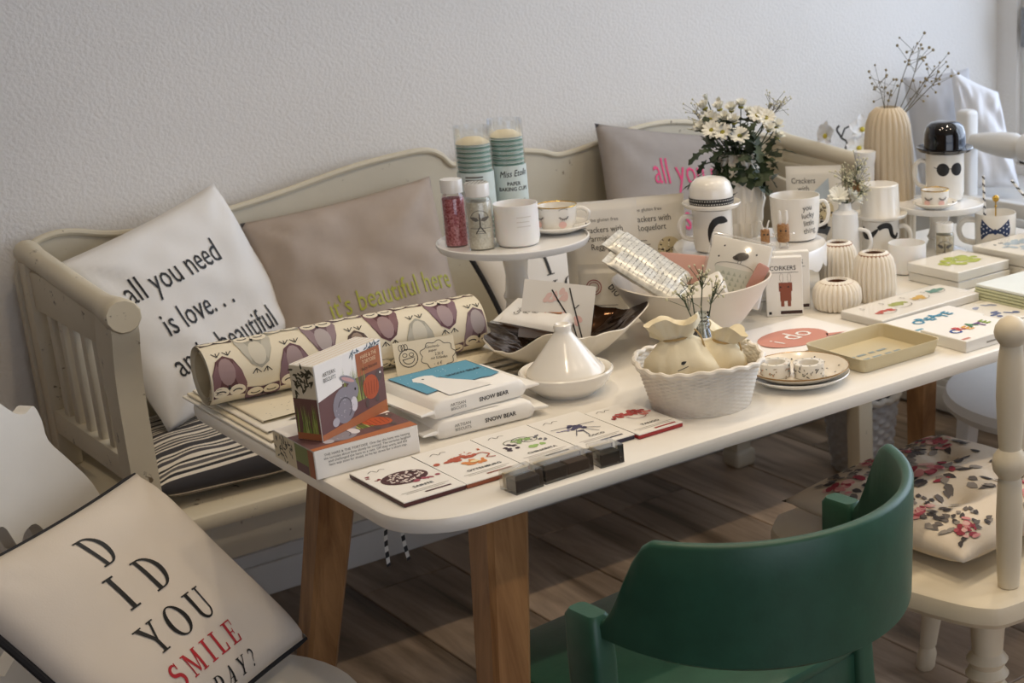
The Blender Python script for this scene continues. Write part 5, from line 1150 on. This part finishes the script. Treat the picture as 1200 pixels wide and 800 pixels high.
for i in range(34):
    a = i * 2.4; d = .012 + .06 * sqrt(i / 34); g.ink(ell(d * cos(a), d * sin(a), .0018, .0014, 8, a), f, k0)
pr('dots', g, t)
def tape(x, y, label, col):
    t = thing('tape_roll', label, 'tape', (x, y, TZ + .0128), facing(x, y), 'decorative paper tape rolls'); r, h = .0235, .021
    part('tape', G().lathe([(.016, 0), (r, 0), (r, h), (.016, h)], 40, close=True), m_paper2, t)
    g = G(); f = cyl_map(r, 0, 0); f.curved = True; random.seed(int(x * 1000))
    for i in range(26): g.ink(leaf2(random.uniform(-.032, .032), random.uniform(.003, .016), random.uniform(.003, .007), .002, random.uniform(0, 6)), f, ink(random.choice(col)), .05 * i)
    f2 = plane_map((0, 0, h), (1, 0, 0), (0, 1, 0))
    for i in range(9): a = i * .7; g.ink(leaf2(.0195 * cos(a), .0195 * sin(a), .005, .002, a + 1), f2, ink(random.choice(col)))
    pr('pattern', g, t)
    part('wrap', G().lathe([(r + .001, -.0003), (r + .001, h + .0006), (.0155, h + .0006)], 40), m_film, t)
tape(1.428, 1.730, 'paper tape roll with teal and orange print next to the basket', ['4A6A70', 'C98A5A', '8A9A8A', 'B0A088']); tape(1.462, 1.690, 'paper tape roll with black branch print on the dotted plate', ['2A2826', '4A4640', '8A8478'])
# beige tray
t = thing('tray', 'beige rectangular metal tray with raised sides and lettering', 'tray', (1.635, 1.728, TZ)); m_tray = mat('tray_beige', 'C9BB97', .45, var=.03)
def trr(d, z): return [(x, y, z) for x, y in rr(-.087 - d, .087 + d, -.070 - d, .070 + d, .012 + d * .5, 0, 5)]
g = G(); loft(g, [trr(-.008, 0), trr(-.004, .001), trr(.002, .023), trr(.002, .024), trr(.0005, .024), trr(-.0005, .0235), trr(-.006, .003), trr(-.009, .0022)]); part('pan', g, m_tray, t, ang=40)
g = G(); f = plane_map((0, 0, .0024), (1, 0, 0), (0, 1, 0)); 
for y_, P_ in ((.002, (-.048, -.036, -.030, -.012, -.004, .008, .014, .034)), (-.020, (-.036, -.022, -.016, .004, .012, .026, .032, .046))): pr('lettering', G().ink([rect(P_[i], y_, P_[i + 1], y_ + .007) for i in (0, 2, 4, 6)], f, ink('8E9896')), t)
# i do towel
t = thing('printed_bag', 'flat white cotton bag with pink speech bubble reading i do', 'bag', (1.607, 1.903, TZ), radians(2))
g = G(); n_ = 16; g.grid(lambda u, v: ((u - .5) * .215 * (1 - .02 * sin(v * 3)), (v - .5) * .165, .0034 + .0012 * noise.noise(Vector((u * 4, v * 4, 2)))), n_, n_); g.grid(lambda u, v: ((u - .5) * .215, (v - .5) * .165, .0004), n_, n_)
part('cloth', g, m_cotton, t); f0 = lambda x, y, k: Vector((x, y, .0046 + .0003 * k)); f0.curved = False
g = G(); B_ = ink('C98A78', .7); g.ink(ell(-.005, -.012, .068, .050, 36), f0, B_); g.ink([(.05, -.035), (.085, -.052), (.04, -.05)], f0, B_); g.text('i', f0, ink('F2EEE8'), -.040, -.030, .05, .9, 0, .2, 2); g.text('do', f0, ink('F2EEE8'), .012, -.022, .062, .9, 0, .15, 2); pr('print', g, t)
# board sets and packs at right
def flat(name, label, cat, x0, x1, y0, y1, z0, h, m, rz=0, draw=None, film=False, group=None, edge=.0012):
    t = thing(name, label, cat, ((x0 + x1) / 2, (y0 + y1) / 2, z0), rz, group); w, d = (x1 - x0) / 2, (y1 - y0) / 2
    part('pack', G().rbox(-w, w, -d, d, .0002, h, edge, 1), m, t)
    if draw:
        g = G(); draw(g, plane_map((0, 0, h), (1, 0, 0), (0, 1, 0)), plane_map((0, -d, 0), (1, 0, 0), (0, 0, 1)), w, d, h); pr('print', g, t)
    if film: part('shrink_wrap', G().rbox(-w - .0012, w + .0012, -d - .0012, d + .0012, 0, h + .0014, .001, 1), m_film, t)
    return t
CR = ['2E4E94', 'C23A34', 'E0A23A', '3A7A4A', '6A3A7A', '8AA23A']
def create(cols):
    def dr(g, f, fs, w, d, h):
        for i, c in enumerate('CREATE'):
            off = ((0, -.004), (0, .004), (0, -.002), (0, .006), (0, -.003), (0, .003))[i]
            g.text(c, f, ink(cols[i % len(cols)]), -.040 + i * .016, -.006 + off[1], .030, .95, .03, .1, 1 + i * .3)
        g.ink(rect(-w + .004, -d + .008, -w + .022, -d + .015), f, ink('C98878' if len(cols) > 1 else '5A9AB0')); g.ink(rect(-w * .3, h * .35, w * .8, h * .5), fs, k2)
    return dr
flat('create_set', 'white box lettered create in many colours at the table edge', 'box', 1.745, 1.888, 1.622, 1.728, TZ, .020, m_card, 0, create(CR))
flat('create_set', 'white box lettered create in blue next to the coloured one', 'box', 1.752, 1.918, 1.737, 1.826, TZ, .012, m_card, 0, create(['3A8AA8']))
def tin(g, f, fs, w, d, h):
    blobs(g, f, [('C4483A', -.08, -.012, .022, .007, 12, .008), ('A9B05A', -.03, .006, .02, .01, 12, .008), ('D8B050', .03, .008, .02, .01, 12, .008), ('6A9A8E', .085, .022, .02, .01, 12, .008)], 9)
    for a in (-.08, -.03, .03, .085): g.ink(stroke(arcpts(a, .004 + a * .2, .022, .018, 190, 350, 12), .0016), f, k2, 3)
    for a in (-.10, -.05, .005, .06): g.text('5', f, k2, a, .022, .016, 1, 0, 0, 3)
flat('card_set', 'long shrink-wrapped card set with cupcake pictures behind the create boxes', 'card set', 1.752, 2.012, 1.834, 1.936, TZ, .015, m_card, radians(2), tin, True)
flat('sticker_pack', 'clear-wrapped sheet with blue dots in front of the green folders', 'sticker pack', 1.928, 2.008, 1.695, 1.815, TZ, .004, m_paper2, 0, lambda g, f, fs, w, d, h: blobs(g, f, [('5A6A9A', .0, -.02, .03, .03, 6, .010), ('9AA0B8', .0, .03, .03, .02, 5, .008)], 12), True)
for i in range(5):
    flat('folder', 'pale green folder, ' + ['bottom', 'second', 'middle', 'fourth', 'top'][i] + ' one of the stack of five', 'folder', 2.016 + i * .001, 2.20, 1.69 + i * .002, 1.858 - i * .001, TZ + i * .0058, .0052, mat('folder_green', 'C9CBA6', .6, var=.03) if i < 4 else mat('folder_top', 'E4E8E2', .5), radians((i * 7 % 3) - 1) * .4, None, False, 'stack of pale green folders')
def ytop(g, f, fs, w, d, h):
    blobs(g, f, [('C3CC5A', .0, .0, .05, .03, 40, .010), ('A9B84A', .02, .01, .03, .02, 14, .008)], 15)
flat('napkin_pack', 'plain napkin pack under the yellow-green one', 'napkins', 2.036, 2.184, 1.912, 2.046, TZ, .017, m_paper2, 0, None, True, 'napkin packs at right')
flat('napkin_pack', 'napkin pack with yellow-green blossom print on top of its stack', 'napkins', 2.034, 2.182, 1.913, 2.047, TZ + .0186, .018, m_paper2, radians(1), ytop, True, 'napkin packs at right')
flat('napkin_pack', 'plain napkin pack beneath the pale blue one at the far right', 'napkins', 2.195, 2.345, 1.885, 2.02, TZ, .022, m_paper2, 0, None, True, 'napkin packs at right')
flat('napkin_pack', 'napkin pack with pale blue print at the far right', 'napkins', 2.193, 2.343, 1.887, 2.022, TZ + .0236, .024, m_paper2, radians(2), lambda g, f, fs, w, d, h: blobs(g, f, [('B5C4CC', .0, .0, .05, .04, 26, .012), ('4A5058', -.03, .035, .014, .006, 4, .005)], 16), True, 'napkin packs at right')
# glassware and mugs at right
t = mug('frosted white glass tumbler with brown label behind the napkins', 2.084, 2.098, TZ, .038, .060, 0, m_frost, None, False, 'frosted_glass', 'cup')
g = G(); f = cyl_map(.038, facing(2.084, 2.098), 0); f.curved = True; g.ink([rect(.004 + i * .005, .024, .009 + i * .005, .030) for i in range(5)], f, ink('A89070')); pr('label_print', g, t)
mug('small white cup with handle between the ribbed vases and napkins', 1.985, 2.065, TZ, .022, .042, 0.0, m_porcw, None, True, 'small_cup', 'cup', 0, .5)
mug('small plain white beaker behind the white jug', 2.0, 2.285, TZ, .028, .060, 0, m_porcw, None, False, 'beaker', 'cup')
jx, jy = 2.012, 2.200; t = thing('jug', 'tall narrow white jug with handle holding a white bloom', 'jug', (jx, jy, TZ))
part('body', G().lathe([(0, 0), (.026, 0), (.028, .003), (.0275, .06), (.0265, .10), (.0255, .118), (.015, .124), (.0125, .130), (.0125, .138), (.0105, .138), (.0105, .12), (0, .118)], 40), m_porcw, t)
a_ = facing(jx, jy) + 1.35; part('handle', G().tube([(d * cos(a_), d * sin(a_), z) for d, z in catmull([(.026, .085), (.046, .080), (.052, .055), (.040, .035), (.026, .03)], 4)], .0038, 8), m_porcw, t)
bt2 = Vector((jx, jy, TZ + .132)); t = thing('white_bloom', 'single white daisy in the tall white jug', 'flowers', bt2); part('stem', G().tube([(0, 0, -.03), (0, 0, .006), (-.008, .006, .014)], .0013, 6), m_stem, t)
for p, qd in (((-.010, .008, .016), (-.4, -.5, .7)), ((.012, -.006, .012), (.4, -.5, .7))):
    o = part('flower', flower_me(12, .024, .35, m_petal, 6), None, t, loc=p); o.rotation_mode = 'QUATERNION'; o.rotation_quaternion = Vector(qd).to_track_quat('Z', 'Y')
def b2(r, u, d=0): return Vector((jx, jy, TZ + .138)) + RT * r + UP * u - FW * d
sprig('gypsophila', 'gypsophila spray rising from the tall white jug', (jx + .004, jy, TZ + .125), [b2(-.0, .06), b2(.03, .075), b2(.036, .025), b2(.012, .045), b2(.03, .05)], m_stem, None, m_bud, 31, .0008, .0022, .022, 26)
mx_, my_ = 2.105, 2.196; t, hat = hatmug('white mug with tall white hat lid and curled black moustache', mx_, my_, TZ, .038, .092, facing(mx_, my_) + 1.5, m_porc, .072, True)
g = G(); f = cyl_map(.038, facing(mx_, my_) - .22, 0); f.curved = True
pts = catmull([(-.030, .080), (-.034, .072), (-.028, .062), (-.014, .062), (-.002, .072), (.004, .078)], 5); g.ink(stroke(pts, [.002 + .010 * sin(pi * min(1, i / (len(pts) - 1) * .9 + .1)) for i in range(len(pts))]), f, m_inkmug)
pts = catmull([(.004, .078), (.014, .084), (.028, .082), (.034, .064), (.044, .058), (.050, .066)], 5); g.ink(stroke(pts, [.012 - .010 * abs(i / (len(pts) - 1) - .3) for i in range(len(pts))]), f, m_inkmug); pr('moustache_print', g, t)
S3 = (2.246, 2.165); S3Z = TZ + .105 + .0003
stand('cake_stand', 'small white cake stand under the black bowler hat mug', *S3, .105, .094)
kx, ky = 2.290, 2.190; t, hat = hatmug('white mug with shiny black bowler hat lid and round sunglasses', kx, ky, S3Z, .0405, .100, facing(kx, ky) - 1.5, mat('black_gloss', '0B0B10', .12, coat=.5), .066, False)
g = G(); f = cyl_map(.0405, facing(kx, ky), 0); f.curved = True
for a in (-.004, .027): g.ink(ell(a, .070, .0135, .0135, 20), f, m_inkmug)
g.ink(stroke([(-.024, .074), (-.016, .072)], .0014), f, m_inkmug); g.ink(stroke([(.008, .072), (.015, .072)], .0014), f, m_inkmug); pr('sunglasses_print', g, t)
cupsaucer('white teacup with two painted eyes and gold rim on the small stand', 2.203, 2.135, S3Z, .029, facing(2.203, 2.135) + 2.6, (-.014, .017), sr=1.6)
jar(2.176, 2.082, TZ, .0195, .088, 'small glass jar of cream sprinkles in front of the small stand', speckle('cream_sugar', 'CDBE9C', 'EADFC6', 300), True, True)
ox, oy = 2.325, 2.078; t = mug('white mug with blue polka dot bow tie and large handle', ox, oy, TZ, .043, .088, facing(ox, oy) - 1.5, m_porc, None, True, 'bow_tie_mug', 'mug', 0, 1.5)
g = G(); f = cyl_map(.043, facing(ox, oy), 0); f.curved = True; B_ = ink('22365E', .6)
for s in (-1, 1):
    P = [(s * .002, .058), (s * .014, .066), (s * .030, .080), (s * .034, .060), (s * .031, .036), (s * .014, .050), (s * .002, .052)]; g.ink(P if s > 0 else P[::-1], f, B_)
    for a, b in ((.010, .058), (.017, .063), (.018, .053), (.025, .070), (.025, .060), (.025, .050), (.030, .064), (.030, .046)): g.ink(ell(s * a, b, .0017, .0017, 8), f, ink('E6E8EC'), 1.5)
g.ink(ell(0, .055, .004, .006, 12), f, B_, .5); pr('bow_tie_print', g, t)
ex, ey = 2.43, 2.02; t = mug('white mug with painted eyelash at the right edge of the display', ex, ey, TZ, .045, .10, facing(ex, ey) + 1.6, m_porc, None, True, 'eyelash_mug', 'mug')
g = G(); f = cyl_map(.045, facing(ex, ey), 0); f.curved = True; lash(g, f, -.012, .06, 1.5); pr('eyelashes', g, t)
def straw(label, a, b, col):
    a, b = Vector(a), Vector(b); t = thing('paper_straw', label, 'straw', a, 0, 'striped paper straws'); d = b - a; n_ = 60
    g = G(); g.tube([d * (i / n_) for i in range(n_ + 1)], .003, 12); g.mi = [1 if ((i // 12) + (i % 12) / 2) % 6 < 2 and i < n_ * 12 else 0 for i in range(len(g.f))]; part('tube', g, [m_card, ink(col)], t)
straw('striped paper straw standing upright in the bow tie mug', (ox - .016, oy + .012, TZ + .012), (ox - .018, oy + .018, TZ + .165), '3A3A3C')
straw('striped paper straw leaning left in the eyelash mug', (ex + .022, ey - .018, TZ + .014), (ex - .062, ey + .052, TZ + .150), '2A2A2C'); straw('striped paper straw leaning back in the eyelash mug', (ex + .01, ey - .004, TZ + .014), (ex - .012, ey + .010, TZ + .215), '4A4A4C')
t = thing('gold_stirrer', 'gold stirrer with round knob in the bow tie mug', 'spoon', (ox + .008, oy + .006, TZ + .008)); part('rod', G().tube([(0, 0, 0), (.004, .004, .10)], .0016, 8), m_gold, t); part('knob', G().ball((.0045, .0045, .106), .0075, 14), m_gold, t); part('bead', G().ball((.0036, .0036, .090), .003, 10), m_gold, t)
# tall ribbed vase with dried sprigs, bottle, orchid
tx, ty = 2.232, 2.300; t = thing('tall_vase', 'tall beige ribbed bottle vase with dried sprigs', 'vase', (tx, ty, TZ)); m_beige = mat('ceramic_beige', 'CDBDA3', .55, var=.03)
part('body', G().lathe([(0, 0), (.050, 0), (.054, .004), (.056, .08), (.054, .16), (.050, .22), (.046, .262), (.038, .284), (.026, .296), (.022, .297), (.020, .293), (.02, .27)], 176, fn=lambda th, r, z, j: (r + .004 * (abs(cos(th * 11)) - .5) * min(1, max(0, r - .022) / .012), z)), m_beige, t, ang=50)
def b3(r, u, d=0): return Vector((tx, ty, TZ + .30)) + RT * r + UP * u - FW * d
sprig('dried_sprig', 'small dried sprig at the left in the tall beige vase', (tx, ty, TZ + .25), [b3(-.020, .055), b3(-.006, .05), b3(.006, .03)], m_dry, None, m_budd, 41, .0008, .0028, .030, 8, 'dried flowers')
sprig('dried_sprig', 'large dried sprig reaching right out of the tall beige vase', (tx + .006, ty, TZ + .25), [b3(.055, .125), b3(.068, .105), b3(.10, .078), b3(.070, .030), b3(.115, .065)], m_dry, None, m_budd, 43, .0011, .003, .034, 9, 'dried flowers')
t = thing('milk_bottle', 'pale bottle with brown neck band behind the white hat mug', 'bottle', (2.150, 2.285, TZ)); part('body', G().lathe([(0, 0), (.030, 0), (.032, .004), (.032, .10), (.026, .13), (.02, .145), (.0185, .15), (.0195, .19), (.022, .20), (.0225, .215), (.02, .215), (0, .20)], 36), m_porcw, t); part('neck_band', G().lathe([(.0245, .134), (.028, .136), (.0265, .152), (.022, .154)], 36), mat('band_brown', '8A6038', .6), t)
ol_ = Vector((2.56, 2.93, .4335)); t = thing('orchid', 'white orchid blooms on dark stems by the right bench arm', 'orchid', ol_); 
part('pot', G().lathe([(0, 0), (.035, 0), (.045, .08), (.048, .085), (.044, .085), (0, .075)], 32), m_porcw, t)
def b4(r, u, d=0): return Vector((2.66, 2.90, .885)) + RT * r + UP * u - FW * d - ol_
part('stem', G().tube(catmull([(0, 0, .07), (.01, 0, .25), b4(.0, -.05), b4(-.010, -.02), b4(-.022, .0), b4(-.016, .012)], 4), .0028, 8), mat('orchid_stem', '2A2A24', .5), t)
part('stem', G().tube([b4(-.010, -.018), b4(-.002, .004), b4(.01, .01)], .0022, 8), mat('orchid_stem', '2A2A24', .5), t)
m_orch = mat('orchid_white', 'F2F2F2', .5, var=.02, sub=.1)
def orchid_me():
    g = G()
    for a, l, w_ in ((90, .036, .026), (210, .034, .026), (330, .034, .026), (20, .036, .040), (160, .036, .040)):
        g.M = Matrix.Rotation(radians(a), 4, 'Z'); n_ = 8
        g.grid(lambda u, v: (u * l, (v - .5) * w_ * sin(pi * min(1, u * .9 + .08)) ** .7, .006 * sin(u * 2.5) + .012 * (v - .5) ** 2), n_, 6)
    g.M = None; return g.mesh('petals', [m_orch], 60, fix=False)
OM = orchid_me()
for r, u, qd in ((.042, .005, -FW + RT * .3), (-.048, -.012, -FW - RT * 1.2), (.036, -.045, -FW + UP * .2)):
    o = part('bloom', OM, None, t, loc=b4(r, u)); o.rotation_mode = 'QUATERNION'; o.rotation_quaternion = Vector(qd).to_track_quat('Z', 'Y'); part('lip', G().ball((0, -.004, .006), .007, 10, .7), mat('orchid_lip', 'C9B83A', .6), o)
# ribbon hanging under the table
rl_ = (.815, 1.80, .552)
t = thing('ribbon', 'striped ribbon ends hanging below the table top', 'ribbon', rl_)
m_rib = stripes('ribbon_stripe', 2, .016, [(0, 'D8D4CC'), (.5, '2A2A2C')])
for dx, sw in ((-.007, -.004), (.008, .01)): part('ribbon_end', G().grid(lambda u, v: (dx + (u - .5) * .007 + sw * (1 - v), .003 * sin(v * 6) + (u - .5) * .004, .06 + v * .1048), 3, 14), m_rib, t, fix=False)
